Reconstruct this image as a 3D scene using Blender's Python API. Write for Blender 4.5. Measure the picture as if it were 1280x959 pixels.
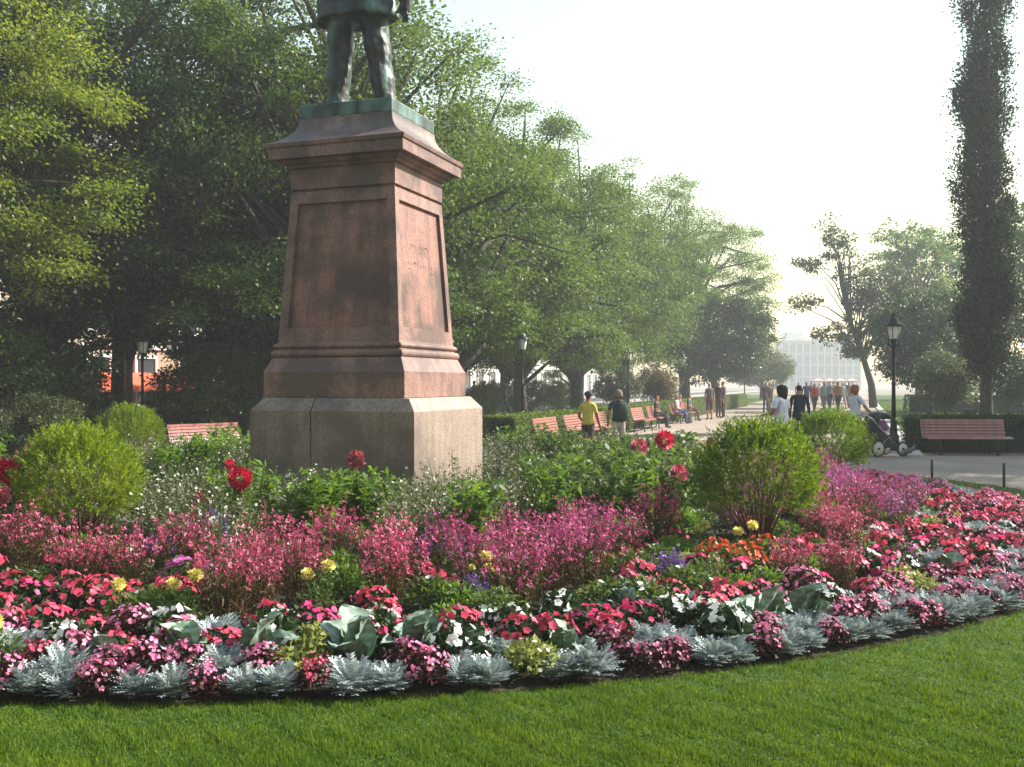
import bpy, math, random
import numpy as np
from mathutils import Vector, Matrix

# ------------------------------------------------------------------ scene, camera, sky, sun
for o in list(bpy.data.objects):
    bpy.data.objects.remove(o, do_unlink=True)
sc = bpy.context.scene
col = sc.collection
PI = math.pi
R = math.radians
random.seed(7)

CAM_H, FPX = 1.65, 1250.0            # eye height in metres, focal length in pixels of the 1280 px photograph
cam_d = bpy.data.cameras.new('camera'); cam_d.sensor_width = 36.0; cam_d.lens = 36.0 * FPX / 1280.0
cam_d.clip_start = 0.05; cam_d.clip_end = 4000
cam = bpy.data.objects.new('camera', cam_d); col.objects.link(cam)
cam.location = (0, 0, CAM_H); cam.rotation_euler = (R(90), 0, 0)
sc.camera = cam

SUN_AZ, SUN_EL = R(72), R(35)        # azimuth clockwise from +Y (view direction)
world = bpy.data.worlds.new('World'); sc.world = world; world.use_nodes = True
wn = world.node_tree.nodes; wl = world.node_tree.links
sky = wn.new('ShaderNodeTexSky'); sky.sky_type = 'NISHITA'; sky.sun_disc = False
sky.sun_elevation = SUN_EL; sky.sun_rotation = SUN_AZ
sky.air_density = 2.2; sky.dust_density = 1.0; sky.ozone_density = 0.7; sky.altitude = 0
wn['Background'].inputs['Strength'].default_value = 0.1
wl.new(sky.outputs[0], wn['Background'].inputs['Color'])
sd = bpy.data.lights.new('sun', 'SUN'); sd.energy = 5.0; sd.angle = R(0.6); sd.color = (1.0, 0.94, 0.84)
sun = bpy.data.objects.new('sun', sd); col.objects.link(sun)
sdir = Vector((math.sin(SUN_AZ)*math.cos(SUN_EL), math.cos(SUN_AZ)*math.cos(SUN_EL), math.sin(SUN_EL)))
sun.rotation_euler = sdir.to_track_quat('Z', 'Y').to_euler(); sun.location = (30, 0, 40)
vs = sc.view_settings
vs.view_transform = 'Standard'; vs.look = 'None'; vs.exposure = 1.35; vs.gamma = 1.0; vs.use_curve_mapping = False
sc.render.engine = 'CYCLES'
cy = sc.cycles
cy.max_bounces = 7; cy.diffuse_bounces = 3; cy.glossy_bounces = 2; cy.transmission_bounces = 4
cy.volume_bounces = 1; cy.transparent_max_bounces = 8; cy.use_denoising = True
cy.caustics_reflective = False; cy.caustics_refractive = False

# ------------------------------------------------------------------ coordinates
TA = 435.0 / FPX                       # the avenue runs to a vanishing point at pixel x = 1075
AA = math.atan(TA)
U = np.array([math.sin(AA), math.cos(AA)])      # along the avenue
Vv = np.array([math.cos(AA), -math.sin(AA)])    # across it, to the right
def ST(s, t): return (s*Vv[0] + t*U[0], s*Vv[1] + t*U[1])
def PX(px, d): return ((px - 640.0) / FPX * d, d)                     # pixel column at a depth
def GP(px, py, z=0.0):                                                # pixel on the ground
    d = (CAM_H - z) * FPX / (py - 479.5); return ((px-640.0)/FPX*d, d)
MON = np.array([-1.93, 13.5]); BEDR = 8.42
HEAD = -AA                              # rotation about z that turns local +Y to the avenue direction

# ------------------------------------------------------------------ materials
MATS = {}
def nodes(name):
    m = bpy.data.materials.new(name); m.use_nodes = True
    n = m.node_tree.nodes; l = m.node_tree.links
    return m, n, l, n['Principled BSDF']
def ramp(n, stops):
    r = n.new('ShaderNodeValToRGB'); e = r.color_ramp.elements
    while len(e) < len(stops): e.new(0.5)
    for i, (p, c) in enumerate(stops):
        e[i].position = p; e[i].color = (*c, 1)
    return r
def plain(name, c, rough=0.6, metal=0.0, var=0.12, scale=8.0, bump=0.0, spec=0.4):
    m, n, l, b = nodes(name)
    tc = n.new('ShaderNodeTexCoord'); nz = n.new('ShaderNodeTexNoise'); nz.inputs['Scale'].default_value = scale
    nz.inputs['Detail'].default_value = 5
    l.new(tc.outputs['Object'], nz.inputs['Vector'])
    c = np.array(c)
    r = ramp(n, [(0.3, tuple(c*(1-var))), (0.7, tuple(np.minimum(c*(1+var), 1)))])
    l.new(nz.outputs['Fac'], r.inputs['Fac']); l.new(r.outputs['Color'], b.inputs['Base Color'])
    b.inputs['Roughness'].default_value = rough; b.inputs['Metallic'].default_value = metal
    b.inputs['Specular IOR Level'].default_value = spec
    if bump:
        bp = n.new('ShaderNodeBump'); bp.inputs['Strength'].default_value = bump; bp.inputs['Distance'].default_value = 0.01
        l.new(nz.outputs['Fac'], bp.inputs['Height']); l.new(bp.outputs['Normal'], b.inputs['Normal'])
    MATS[name] = m; return m
def leafmat(name, stops, trans=0.4, rough=0.5, spec=0.3, patch=None, tcol=None):
    """leaf, petal or blade: colour varies from piece to piece, light passes through"""
    m, n, l, b = nodes(name)
    g = n.new('ShaderNodeNewGeometry')
    oi = n.new('ShaderNodeObjectInfo')
    k = len(stops)
    r = ramp(n, [(i/(k-1) if k > 1 else 0.0, s) for i, s in enumerate(stops)])
    l.new(g.outputs['Random Per Island'], r.inputs['Fac'])
    out = r.outputs['Color']
    if patch:
        nz = n.new('ShaderNodeTexNoise'); nz.inputs['Scale'].default_value = patch[0]; nz.inputs['Detail'].default_value = 3
        l.new(g.outputs['Position'], nz.inputs['Vector'])
        rr = ramp(n, [(0.36, (0, 0, 0)), (0.66, (1, 1, 1))]); l.new(nz.outputs['Fac'], rr.inputs['Fac'])
        mx = n.new('ShaderNodeMix'); mx.data_type = 'RGBA'; l.new(rr.outputs['Color'], mx.inputs['Factor'])
        l.new(out, mx.inputs[6])
        m2 = n.new('ShaderNodeMix'); m2.data_type = 'RGBA'; m2.blend_type = 'MULTIPLY'; m2.inputs['Factor'].default_value = 1
        l.new(out, m2.inputs[6]); m2.inputs[7].default_value = (*patch[1], 1)
        l.new(m2.outputs[2], mx.inputs[7]); out = mx.outputs[2]
    hs = n.new('ShaderNodeHueSaturation'); l.new(out, hs.inputs['Color'])
    mr = n.new('ShaderNodeMapRange'); mr.inputs['To Min'].default_value = 0.86; mr.inputs['To Max'].default_value = 1.14
    l.new(oi.outputs['Random'], mr.inputs['Value']); l.new(mr.outputs[0], hs.inputs['Value'])
    out = hs.outputs['Color']
    l.new(out, b.inputs['Base Color']); b.inputs['Roughness'].default_value = rough; b.inputs['Specular IOR Level'].default_value = spec
    if trans > 0:
        t = n.new('ShaderNodeBsdfTranslucent')
        if tcol:
            mm = n.new('ShaderNodeMix'); mm.data_type = 'RGBA'; mm.blend_type = 'MULTIPLY'; mm.inputs['Factor'].default_value = 1
            l.new(out, mm.inputs[6]); mm.inputs[7].default_value = (*tcol, 1); l.new(mm.outputs[2], t.inputs['Color'])
        else:
            l.new(out, t.inputs['Color'])
        ms = n.new('ShaderNodeMixShader'); ms.inputs['Fac'].default_value = trans
        l.new(b.outputs[0], ms.inputs[1]); l.new(t.outputs[0], ms.inputs[2]); l.new(ms.outputs[0], n['Material Output'].inputs['Surface'])
    MATS[name] = m; return m

def granite(name, c, dark, rough=0.55):
    m, n, l, b = nodes(name)
    tc = n.new('ShaderNodeTexCoord')
    fine = n.new('ShaderNodeTexVoronoi'); fine.inputs['Scale'].default_value = 70
    l.new(tc.outputs['Object'], fine.inputs['Vector'])
    big = n.new('ShaderNodeTexNoise'); big.inputs['Scale'].default_value = 1.15; big.inputs['Detail'].default_value = 7; big.inputs['Roughness'].default_value = 0.62
    l.new(tc.outputs['Object'], big.inputs['Vector'])
    mp = n.new('ShaderNodeMapping'); mp.inputs['Scale'].default_value = (5.0, 5.0, 0.55); l.new(tc.outputs['Object'], mp.inputs['Vector'])
    streak = n.new('ShaderNodeTexNoise'); streak.inputs['Scale'].default_value = 1.5; streak.inputs['Detail'].default_value = 6
    l.new(mp.outputs[0], streak.inputs['Vector'])
    c = np.array(c)
    r1 = ramp(n, [(0.0, tuple(c*0.5)), (0.45, tuple(c*.97)), (1.0, tuple(np.minimum(c*1.4, 1)))]); l.new(fine.outputs['Color'], r1.inputs['Fac'])
    r2 = ramp(n, [(0.45, (0, 0, 0)), (0.58, (1, 1, 1))]); l.new(big.outputs['Fac'], r2.inputs['Fac'])
    mx = n.new('ShaderNodeMix'); mx.data_type = 'RGBA'; mx.inputs[7].default_value = (*dark, 1)
    ml = n.new('ShaderNodeMath'); ml.operation = 'MULTIPLY'; ml.inputs[1].default_value = 0.82; l.new(r2.outputs['Color'], ml.inputs[0])
    l.new(ml.outputs[0], mx.inputs['Factor']); l.new(r1.outputs['Color'], mx.inputs[6])
    r3 = ramp(n, [(0.45, (0, 0, 0)), (0.75, (1, 1, 1))]); l.new(streak.outputs['Fac'], r3.inputs['Fac'])
    mx2 = n.new('ShaderNodeMix'); mx2.data_type = 'RGBA'; mx2.inputs[7].default_value = (*(np.array(dark)*0.8), 1)
    ml2 = n.new('ShaderNodeMath'); ml2.operation = 'MULTIPLY'; ml2.inputs[1].default_value = 0.55; l.new(r3.outputs['Color'], ml2.inputs[0])
    l.new(ml2.outputs[0], mx2.inputs['Factor']); l.new(mx.outputs[2], mx2.inputs[6])
    l.new(mx2.outputs[2], b.inputs['Base Color'])
    b.inputs['Roughness'].default_value = rough; b.inputs['Specular IOR Level'].default_value = 0.35
    bp = n.new('ShaderNodeBump'); bp.inputs['Strength'].default_value = 0.25; bp.inputs['Distance'].default_value = 0.006
    l.new(fine.outputs['Distance'], bp.inputs['Height']); l.new(bp.outputs['Normal'], b.inputs['Normal'])
    MATS[name] = m; return m
granite('red_granite', (0.265, 0.155, 0.13), (0.10, 0.068, 0.063))
granite('panel_granite', (0.275, 0.14, 0.112), (0.065, 0.046, 0.044))
granite('grey_granite', (0.285, 0.22, 0.178), (0.14, 0.112, 0.098))
granite('cap_granite', (0.24, 0.17, 0.145), (0.09, 0.072, 0.07))
def bronze():
    m, n, l, b = nodes('bronze')
    tc = n.new('ShaderNodeTexCoord'); nz = n.new('ShaderNodeTexNoise'); nz.inputs['Scale'].default_value = 5; nz.inputs['Detail'].default_value = 8
    mp = n.new('ShaderNodeMapping'); mp.inputs['Scale'].default_value = (1, 1, 0.35)
    l.new(tc.outputs['Object'], mp.inputs[0]); l.new(mp.outputs[0], nz.inputs['Vector'])
    r = ramp(n, [(0.38, (0.014, 0.016, 0.015)), (0.5, (0.028, 0.040, 0.037)), (0.6, (0.06, 0.11, 0.098)), (0.74, (0.13, 0.23, 0.195))])
    l.new(nz.outputs['Fac'], r.inputs['Fac']); l.new(r.outputs['Color'], b.inputs['Base Color'])
    b.inputs['Metallic'].default_value = 0.25; b.inputs['Roughness'].default_value = 0.5; MATS['bronze'] = m
    m2 = m.copy(); m2.name = 'patina_bronze'; rr = [x for x in m2.node_tree.nodes if x.type == 'VALTORGB'][0].color_ramp.elements
    for e, p in zip(rr, (0.28, 0.40, 0.50, 0.66)): e.position = p
    MATS['patina_bronze'] = m2
bronze()
def ground_mat(name, stops, s1, s2, bump=0.3, grit=0.0):
    m, n, l, b = nodes(name)
    g = n.new('ShaderNodeNewGeometry')
    a = n.new('ShaderNodeTexNoise'); a.inputs['Scale'].default_value = s1; a.inputs['Detail'].default_value = 6; l.new(g.outputs['Position'], a.inputs['Vector'])
    f = n.new('ShaderNodeTexNoise'); f.inputs['Scale'].default_value = s2; f.inputs['Detail'].default_value = 4; l.new(g.outputs['Position'], f.inputs['Vector'])
    ad = n.new('ShaderNodeMath'); ad.operation = 'ADD'; l.new(a.outputs['Fac'], ad.inputs[0]); l.new(f.outputs['Fac'], ad.inputs[1])
    hf = n.new('ShaderNodeMath'); hf.operation = 'MULTIPLY'; hf.inputs[1].default_value = 0.5; l.new(ad.outputs[0], hf.inputs[0])
    r = ramp(n, stops); l.new(hf.outputs[0], r.inputs['Fac']); l.new(r.outputs['Color'], b.inputs['Base Color'])
    b.inputs['Roughness'].default_value = 0.9; b.inputs['Specular IOR Level'].default_value = 0.15
    bp = n.new('ShaderNodeBump'); bp.inputs['Strength'].default_value = bump; bp.inputs['Distance'].default_value = 0.02
    l.new(f.outputs['Fac'], bp.inputs['Height']); l.new(bp.outputs['Normal'], b.inputs['Normal'])
    MATS[name] = m
ground_mat('earth', [(0.35, (0.16, 0.13, 0.10)), (0.65, (0.24, 0.20, 0.155))], 0.3, 6)
ground_mat('gravel', [(0.36, (0.20, 0.158, 0.13)), (0.5, (0.29, 0.23, 0.19)), (0.64, (0.37, 0.30, 0.255))], 0.6, 28)
ground_mat('turf', [(0.35, (0.028, 0.055, 0.010)), (0.65, (0.06, 0.11, 0.02))], 0.9, 40)
ground_mat('soil', [(0.35, (0.018, 0.013, 0.009)), (0.65, (0.05, 0.037, 0.027))], 3, 30, 0.8)
ground_mat('asphalt', [(0.35, (0.05, 0.05, 0.052)), (0.65, (0.075, 0.075, 0.075))], 0.5, 60)
ground_mat('paving', [(0.35, (0.22, 0.21, 0.20)), (0.65, (0.32, 0.30, 0.28))], 0.7, 12)
plain('bark', (0.055, 0.043, 0.033), 0.9, var=0.45, scale=9, bump=0.9)
plain('dark_iron', (0.012, 0.016, 0.015), 0.42, 0.3)
plain('bench_red', (0.30, 0.11, 0.095), 0.3, var=0.3, scale=14, spec=0.7)
plain('bench_leg', (0.03, 0.05, 0.04), 0.5)
plain('lamp_glass', (0.72, 0.72, 0.68), 0.25, var=0.05)
plain('wood_stake', (0.06, 0.045, 0.035), 0.8, var=0.3)
# foliage
leafmat('leaf_lime', [(0.075, 0.115, 0.014), (0.12, 0.16, 0.022), (0.17, 0.195, 0.032), (0.09, 0.145, 0.02)], 0.5, patch=(0.7, (0.75, 0.9, 0.7)), tcol=(1.7, 1.55, 0.8))
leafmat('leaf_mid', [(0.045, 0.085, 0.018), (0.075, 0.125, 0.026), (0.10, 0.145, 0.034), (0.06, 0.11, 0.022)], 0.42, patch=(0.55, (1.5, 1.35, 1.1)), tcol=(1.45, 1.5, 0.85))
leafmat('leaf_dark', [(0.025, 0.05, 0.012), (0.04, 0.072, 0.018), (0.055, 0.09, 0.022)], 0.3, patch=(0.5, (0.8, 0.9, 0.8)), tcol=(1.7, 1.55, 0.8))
leafmat('leaf_poplar', [(0.018, 0.032, 0.012), (0.028, 0.046, 0.016), (0.04, 0.06, 0.02)], 0.2, 0.45)
leafmat('leaf_grey', [(0.05, 0.075, 0.03), (0.08, 0.105, 0.045), (0.11, 0.14, 0.065)], 0.3, tcol=(1.7, 1.55, 0.8))
leafmat('leaf_russet', [(0.09, 0.075, 0.02), (0.14, 0.09, 0.03), (0.08, 0.10, 0.025)], 0.3, tcol=(1.7, 1.55, 0.8))
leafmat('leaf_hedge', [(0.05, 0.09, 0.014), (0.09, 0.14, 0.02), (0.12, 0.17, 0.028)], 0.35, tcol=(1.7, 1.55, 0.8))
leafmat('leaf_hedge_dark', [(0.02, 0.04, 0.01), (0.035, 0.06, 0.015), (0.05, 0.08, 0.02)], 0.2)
leafmat('leaf_kochia', [(0.11, 0.18, 0.012), (0.18, 0.26, 0.016), (0.24, 0.31, 0.022), (0.15, 0.22, 0.015)], 0.45, patch=(4.0, (0.75, 0.85, 0.8)), tcol=(1.7, 1.55, 0.8))
leafmat('leaf_kochia_green', [(0.07, 0.135, 0.010), (0.12, 0.20, 0.014), (0.17, 0.25, 0.018), (0.10, 0.17, 0.012)], 0.45, patch=(4.0, (0.7, 0.82, 0.8)), tcol=(1.7, 1.55, 0.8))
leafmat('grass', [(0.022, 0.062, 0.007), (0.052, 0.128, 0.012), (0.11, 0.19, 0.018), (0.085, 0.15, 0.022), (0.042, 0.105, 0.010)], 0.3, 0.6, 0.15, patch=(3.4, (1.5, 1.25, 0.9)), tcol=(1.7, 1.55, 0.8))
leafmat('green_foliage', [(0.04, 0.08, 0.018), (0.07, 0.12, 0.026), (0.10, 0.155, 0.04)], 0.35, tcol=(1.7, 1.55, 0.8))
leafmat('bright_foliage', [(0.06, 0.13, 0.018), (0.09, 0.18, 0.022), (0.13, 0.22, 0.03)], 0.4, tcol=(1.7, 1.55, 0.8))
leafmat('deep_foliage', [(0.014, 0.035, 0.010), (0.025, 0.055, 0.014), (0.04, 0.075, 0.018)], 0.25)
leafmat('bronze_foliage', [(0.05, 0.016, 0.016), (0.085, 0.024, 0.024), (0.06, 0.03, 0.02)], 0.25)
leafmat('stem_foliage', [(0.085, 0.075, 0.022), (0.12, 0.055, 0.028), (0.06, 0.085, 0.018)], 0.25)
leafmat('lime_foliage', [(0.22, 0.27, 0.045), (0.33, 0.37, 0.08), (0.28, 0.30, 0.10)], 0.35)
leafmat('silver_foliage', [(0.25, 0.31, 0.315), (0.35, 0.41, 0.415), (0.45, 0.50, 0.50)], 0.18, 0.7, 0.2)
leafmat('coral_petal', [(0.68, 0.045, 0.11), (0.78, 0.085, 0.17), (0.76, 0.15, 0.27), (0.70, 0.05, 0.08)], 0.3)
leafmat('hot_petal', [(0.70, 0.035, 0.17), (0.78, 0.06, 0.22), (0.72, 0.13, 0.33)], 0.3)
leafmat('gaura_petal', [(0.46, 0.035, 0.13), (0.58, 0.08, 0.21), (0.66, 0.20, 0.32), (0.42, 0.03, 0.12)], 0.3)
leafmat('pink_petal', [(0.66, 0.16, 0.34), (0.74, 0.27, 0.46), (0.60, 0.12, 0.28), (0.78, 0.40, 0.54)], 0.3)
leafmat('magenta_petal', [(0.42, 0.03, 0.17), (0.52, 0.06, 0.25), (0.50, 0.12, 0.30), (0.60, 0.10, 0.20)], 0.3)
leafmat('rose_petal', [(0.52, 0.04, 0.11), (0.62, 0.08, 0.17), (0.66, 0.17, 0.26), (0.48, 0.03, 0.10)], 0.3)
leafmat('violet_petal', [(0.13, 0.05, 0.27), (0.20, 0.08, 0.38), (0.26, 0.12, 0.42)], 0.25)
leafmat('mauve_petal', [(0.42, 0.08, 0.30), (0.52, 0.15, 0.40), (0.40, 0.06, 0.22)], 0.3)
leafmat('white_petal', [(0.80, 0.80, 0.78), (0.86, 0.86, 0.84), (0.78, 0.80, 0.80)], 0.25)
leafmat('cream_petal', [(0.72, 0.70, 0.58), (0.78, 0.74, 0.66), (0.70, 0.60, 0.55)], 0.25)
leafmat('yellow_petal', [(0.72, 0.66, 0.14), (0.80, 0.74, 0.28), (0.70, 0.58, 0.09)], 0.25)
leafmat('scarlet_petal', [(0.75, 0.06, 0.03), (0.82, 0.12, 0.05), (0.80, 0.18, 0.07)], 0.25)
leafmat('crimson_petal', [(0.50, 0.008, 0.045), (0.62, 0.02, 0.075), (0.56, 0.015, 0.05)], 0.25)
leafmat('faded_petal', [(0.50, 0.09, 0.12), (0.55, 0.18, 0.19), (0.42, 0.05, 0.09)], 0.25)
def broadleaf_mat():
    m, n, l, b = nodes('broad_leaf')
    at = n.new('ShaderNodeAttribute'); at.attribute_name = 'vein'
    oi = n.new('ShaderNodeObjectInfo')
    r0 = ramp(n, [(0.0, (0.10, 0.17, 0.12)), (0.5, (0.15, 0.23, 0.17)), (1.0, (0.11, 0.19, 0.08))]); l.new(oi.outputs['Random'], r0.inputs['Fac'])
    mx = n.new('ShaderNodeMix'); mx.data_type = 'RGBA'; l.new(at.outputs['Fac'], mx.inputs['Factor']); l.new(r0.outputs['Color'], mx.inputs[6])
    mx.inputs[7].default_value = (0.36, 0.44, 0.38, 1)
    l.new(mx.outputs[2], b.inputs['Base Color']); b.inputs['Roughness'].default_value = 0.6
    MATS['broad_leaf'] = m
broadleaf_mat()
M = MATS

# ------------------------------------------------------------------ mesh helpers
def link(o, parent=None):
    col.objects.link(o)
    if parent is not None: o.parent = parent
    return o
def tag(o, label=None, cat=None, group=None, kind=None):
    if label: o['label'] = label
    if cat: o['category'] = cat
    if group: o['group'] = group
    if kind: o['kind'] = kind
    return o
def empty(name, loc=(0, 0, 0), rz=0.0, scale=1.0):
    o = bpy.data.objects.new(name, None); o.empty_display_size = 0.1
    o.location = loc; o.rotation_euler = (0, 0, rz); o.scale = (scale,)*3
    return link(o)
def nmesh(name, V, F, mat, smooth=False, mi=None):
    V = np.asarray(V, np.float32); F = np.asarray(F, np.int32)
    me = bpy.data.meshes.new(name); m, k = F.shape
    me.vertices.add(len(V)); me.vertices.foreach_set('co', V.ravel())
    me.loops.add(m*k); me.loops.foreach_set('vertex_index', F.ravel())
    me.polygons.add(m); me.polygons.foreach_set('loop_start', np.arange(m, dtype=np.int32)*k)
    try: me.polygons.foreach_set('loop_total', np.full(m, k, np.int32))
    except Exception: pass
    if mi is not None: me.polygons.foreach_set('material_index', np.asarray(mi, np.int32))
    me.update(calc_edges=True)
    if smooth: me.polygons.foreach_set('use_smooth', np.ones(m, bool))
    for x in (mat if isinstance(mat, (list, tuple)) else [mat]): me.materials.append(M[x] if isinstance(x, str) else x)
    return me
def nobj(name, me, parent=None, kind=None, loc=None, rz=0):
    o = bpy.data.objects.new(name, me); link(o, parent)
    if kind: o['kind'] = kind
    if loc is not None: o.location = loc
    if rz: o.rotation_euler = (0, 0, rz)
    return o
def cat(*parts):
    Vs, Fs, off = [], [], 0
    for v, f in parts:
        if len(v) == 0: continue
        Vs.append(v); Fs.append(f + off); off += len(v)
    return np.concatenate(Vs), np.concatenate(Fs)
def unit(a): return a / np.maximum(np.linalg.norm(a, axis=-1, keepdims=True), 1e-9)
def rdirs(rng, n): return unit(rng.normal(size=(n, 3)))
def leaves(P, D, N, L, W, fold=0.18, mid=0.45):
    n = len(P); D = unit(D); S = unit(np.cross(D, N)); N2 = np.cross(S, D)
    L = np.broadcast_to(np.asarray(L, float).reshape(-1, 1), (n, 1)); W = np.broadcast_to(np.asarray(W, float).reshape(-1, 1), (n, 1))
    a = P; b = P + D*L*mid + S*W*0.5 + N2*W*fold; c = P + D*L; d = P + D*L*mid - S*W*0.5 + N2*W*fold
    V = np.stack([a, b, c, d], 1).reshape(-1, 3)
    return V, np.arange(4*n).reshape(n, 4)
def flowers(C, N, rad, npet, rng, wid=1.0, cup=0.15):
    n = len(C); N = unit(N); ref = rdirs(rng, n); A = unit(np.cross(N, ref)); B = np.cross(N, A)
    rad = np.broadcast_to(np.asarray(rad, float).reshape(-1, 1), (n, 1)); parts = []
    for k in range(npet):
        th = 2*PI*k/npet
        D = A*math.cos(th) + B*math.sin(th) + N*(cup + rng.normal(0, 0.1, (n, 1)))
        parts.append(leaves(C, D, N, rad[:, 0], rad[:, 0]*wid, 0.1, 0.6))
    # petals of one flower share an island colour through welded centres: keep them grouped per flower
    Vs = np.stack([p[0].reshape(n, 4, 3) for p in parts], 1)          # n, k, 4, 3
    V = np.concatenate([C[:, None, :], Vs[:, :, 1:, :].reshape(n, -1, 3)], 1)   # centre + 3 per petal
    F = []
    for k in range(npet): F.append(np.array([0, 1+3*k, 2+3*k, 3+3*k]))
    F = np.stack(F)[None] + (np.arange(n)*(1+3*npet))[:, None, None]
    return V.reshape(-1, 3), F.reshape(-1, 4)
class G:
    """collects polygons for one mesh object"""
    def __init__(s): s.v = []; s.f = []; s.mi = []; s.sm = []
    def add(s, V, F, mi=0, sm=False):
        o = len(s.v); s.v += [tuple(map(float, p)) for p in V]
        for f in F: s.f.append(tuple(int(i)+o for i in f)); s.mi.append(mi); s.sm.append(sm)
        return s
    def box(s, c, size, rz=0, mi=0, rx=0, ry=0, bev=0):
        hx, hy, hz = [q/2 for q in size]
        V = [Vector((x*hx, y*hy, z*hz)) for z in (-1, 1) for y in (-1, 1) for x in (-1, 1)]
        Mx = Matrix.Rotation(rz, 3, 'Z') @ Matrix.Rotation(ry, 3, 'Y') @ Matrix.Rotation(rx, 3, 'X')
        V = [Mx @ p + Vector(c) for p in V]
        return s.add(V, [(0, 2, 3, 1), (4, 5, 7, 6), (0, 1, 5, 4), (2, 6, 7, 3), (0, 4, 6, 2), (1, 3, 7, 5)], mi)
    def loft(s, rings, close=True, caps=True, mi=0, sm=True):
        n = len(rings[0]); V = [p for r in rings for p in r]; F = []
        for i in range(len(rings)-1):
            for j in range(n if close else n-1):
                k = (j+1) % n; F.append((i*n+j, i*n+k, (i+1)*n+k, (i+1)*n+j))
        if caps: F.append(tuple(range(n-1, -1, -1))); F.append(tuple(range((len(rings)-1)*n, len(rings)*n)))
        return s.add(V, F, mi, sm)
    def tube(s, path, rad, n=8, mi=0, sm=True, squash=None):
        path = [Vector(p) for p in path]; rings = []
        for i, p in enumerate(path):
            t = (path[min(i+1, len(path)-1)] - path[max(i-1, 0)]).normalized()
            ref = Vector((0, 1, 0)) if abs(t.y) < 0.9 else Vector((1, 0, 0))
            a = t.cross(ref).normalized(); b = t.cross(a)
            r = rad[i] if isinstance(rad, (list, tuple)) else rad
            ra, rb = r if isinstance(r, (list, tuple)) else (r, r)
            rings.append([p + a*ra*math.cos(2*PI*k/n) + b*rb*math.sin(2*PI*k/n) for k in range(n)])
        return s.loft(rings, True, True, mi, sm)
    def lathe(s, prof, n=16, c=(0, 0, 0), mi=0, sm=True):
        return s.loft([[(c[0]+r*math.cos(2*PI*k/n), c[1]+r*math.sin(2*PI*k/n), c[2]+z) for k in range(n)] for r, z in prof], True, True, mi, sm)
    def mesh(s, name, mats):
        me = bpy.data.meshes.new(name); me.from_pydata(s.v, [], s.f)
        for x in (mats if isinstance(mats, (list, tuple)) else [mats]): me.materials.append(M[x] if isinstance(x, str) else x)
        me.polygons.foreach_set('material_index', s.mi); me.polygons.foreach_set('use_smooth', s.sm); me.update(); return me
    def obj(s, name, mats, parent=None, kind=None, loc=None, rz=0, bevel=0):
        o = nobj(name, s.mesh(name, mats), parent, kind, loc, rz)
        if bevel:
            b = o.modifiers.new('bevel', 'BEVEL'); b.width = bevel; b.segments = 2; b.limit_method = 'ANGLE'
        return o
def copy_tree(o, parent=None):
    c = o.copy(); col.objects.link(c); c.parent = parent
    for ch in o.children: copy_tree(ch, c)
    return c

# ------------------------------------------------------------------ ground, lawns, paths
def sheet(name, pts, z, mat, label=None):
    g = G(); g.add([(x, y, z) for x, y in pts], [tuple(range(len(pts)))])
    return tag(g.obj(name, mat), kind='structure')
sheet('ground', [(-900, -60), (900, -60), (900, 1500), (-900, 1500)], 0.0, 'earth')
sheet('plaza', [(-14, -14), (60, -14), (60, 24.3), ST(1.6, 24.6), ST(-8.4, 21.0), (-14, 22.8)], 0.004, 'gravel')
sheet('avenue', [ST(-8.4, 20.0), ST(1.3, 23.0), ST(1.3, 250), ST(-8.4, 250)], 0.008, 'gravel')
arc = [(MON[0] + 10*math.cos(a), MON[1] + 10*math.sin(a)) for a in np.linspace(0, PI, 40)]
lawn_poly = [(-11.93, -8), (8.07, -8)] + arc
sheet('lawn', lawn_poly, 0.012, 'turf')
sheet('park_lawn', [ST(1.36, 26.2), (50, 25.4), (80, 130), ST(1.36, 150)], 0.012, 'turf')
sheet('avenue_lawn', [ST(-17.5, 4), ST(-8.8, 10), ST(-8.8, 150), ST(-17.5, 150)], 0.012, 'turf')
sheet('side_pavement', [ST(-21, -20), ST(-17.8, -20), ST(-17.8, 220), ST(-21, 220)], 0.10, 'paving')
sheet('street', [ST(-28, -20), ST(-21, -20), ST(-21, 220), ST(-28, 220)], 0.02, 'asphalt')
sheet('shop_pavement', [ST(-31.6, -20), ST(-28, -20), ST(-28, 220), ST(-31.6, 220)], 0.11, 'paving')
for s0, name in ((-21.0, 'kerb'), (-28.15, 'kerb')):
    g = G(); a, b = -20, 220
    p = [ST(s0, a), ST(s0+0.15, a), ST(s0+0.15, b), ST(s0, b)]; h = 0.13 if name == 'kerb' else 0.05
    g.add([(x, y, 0) for x, y in p] + [(x, y, h) for x, y in p], [(0, 1, 5, 4), (1, 2, 6, 5), (2, 3, 7, 6), (3, 0, 4, 7), (4, 5, 6, 7)])
    tag(g.obj(name, 'paving'), kind='structure')
# pale stone edging between the avenue and the park lawn: single slabs near by, one strip farther on
ed = empty('path_edging', (*ST(1.02, 23.9), 0), HEAD); tag(ed, kind='structure')
slab = G(); slab.box((0.16, 0.5, 0.0), (0.32, 0.985, 0.14)); slm = slab.mesh('edging_stone', plain('pale_stone', (0.40, 0.37, 0.33), .85, var=.2, scale=3))
for i in range(24):
    o = nobj('edging_stone', slm, ed); o.location = (random.uniform(-.012, .012), i*1.0, random.uniform(-.006, .006))
g = G(); g.box((0.16, 24 + 50, 0.0), (0.32, 99.9, 0.14)); g.obj('edging_strip', 'pale_stone', ed)
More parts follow.
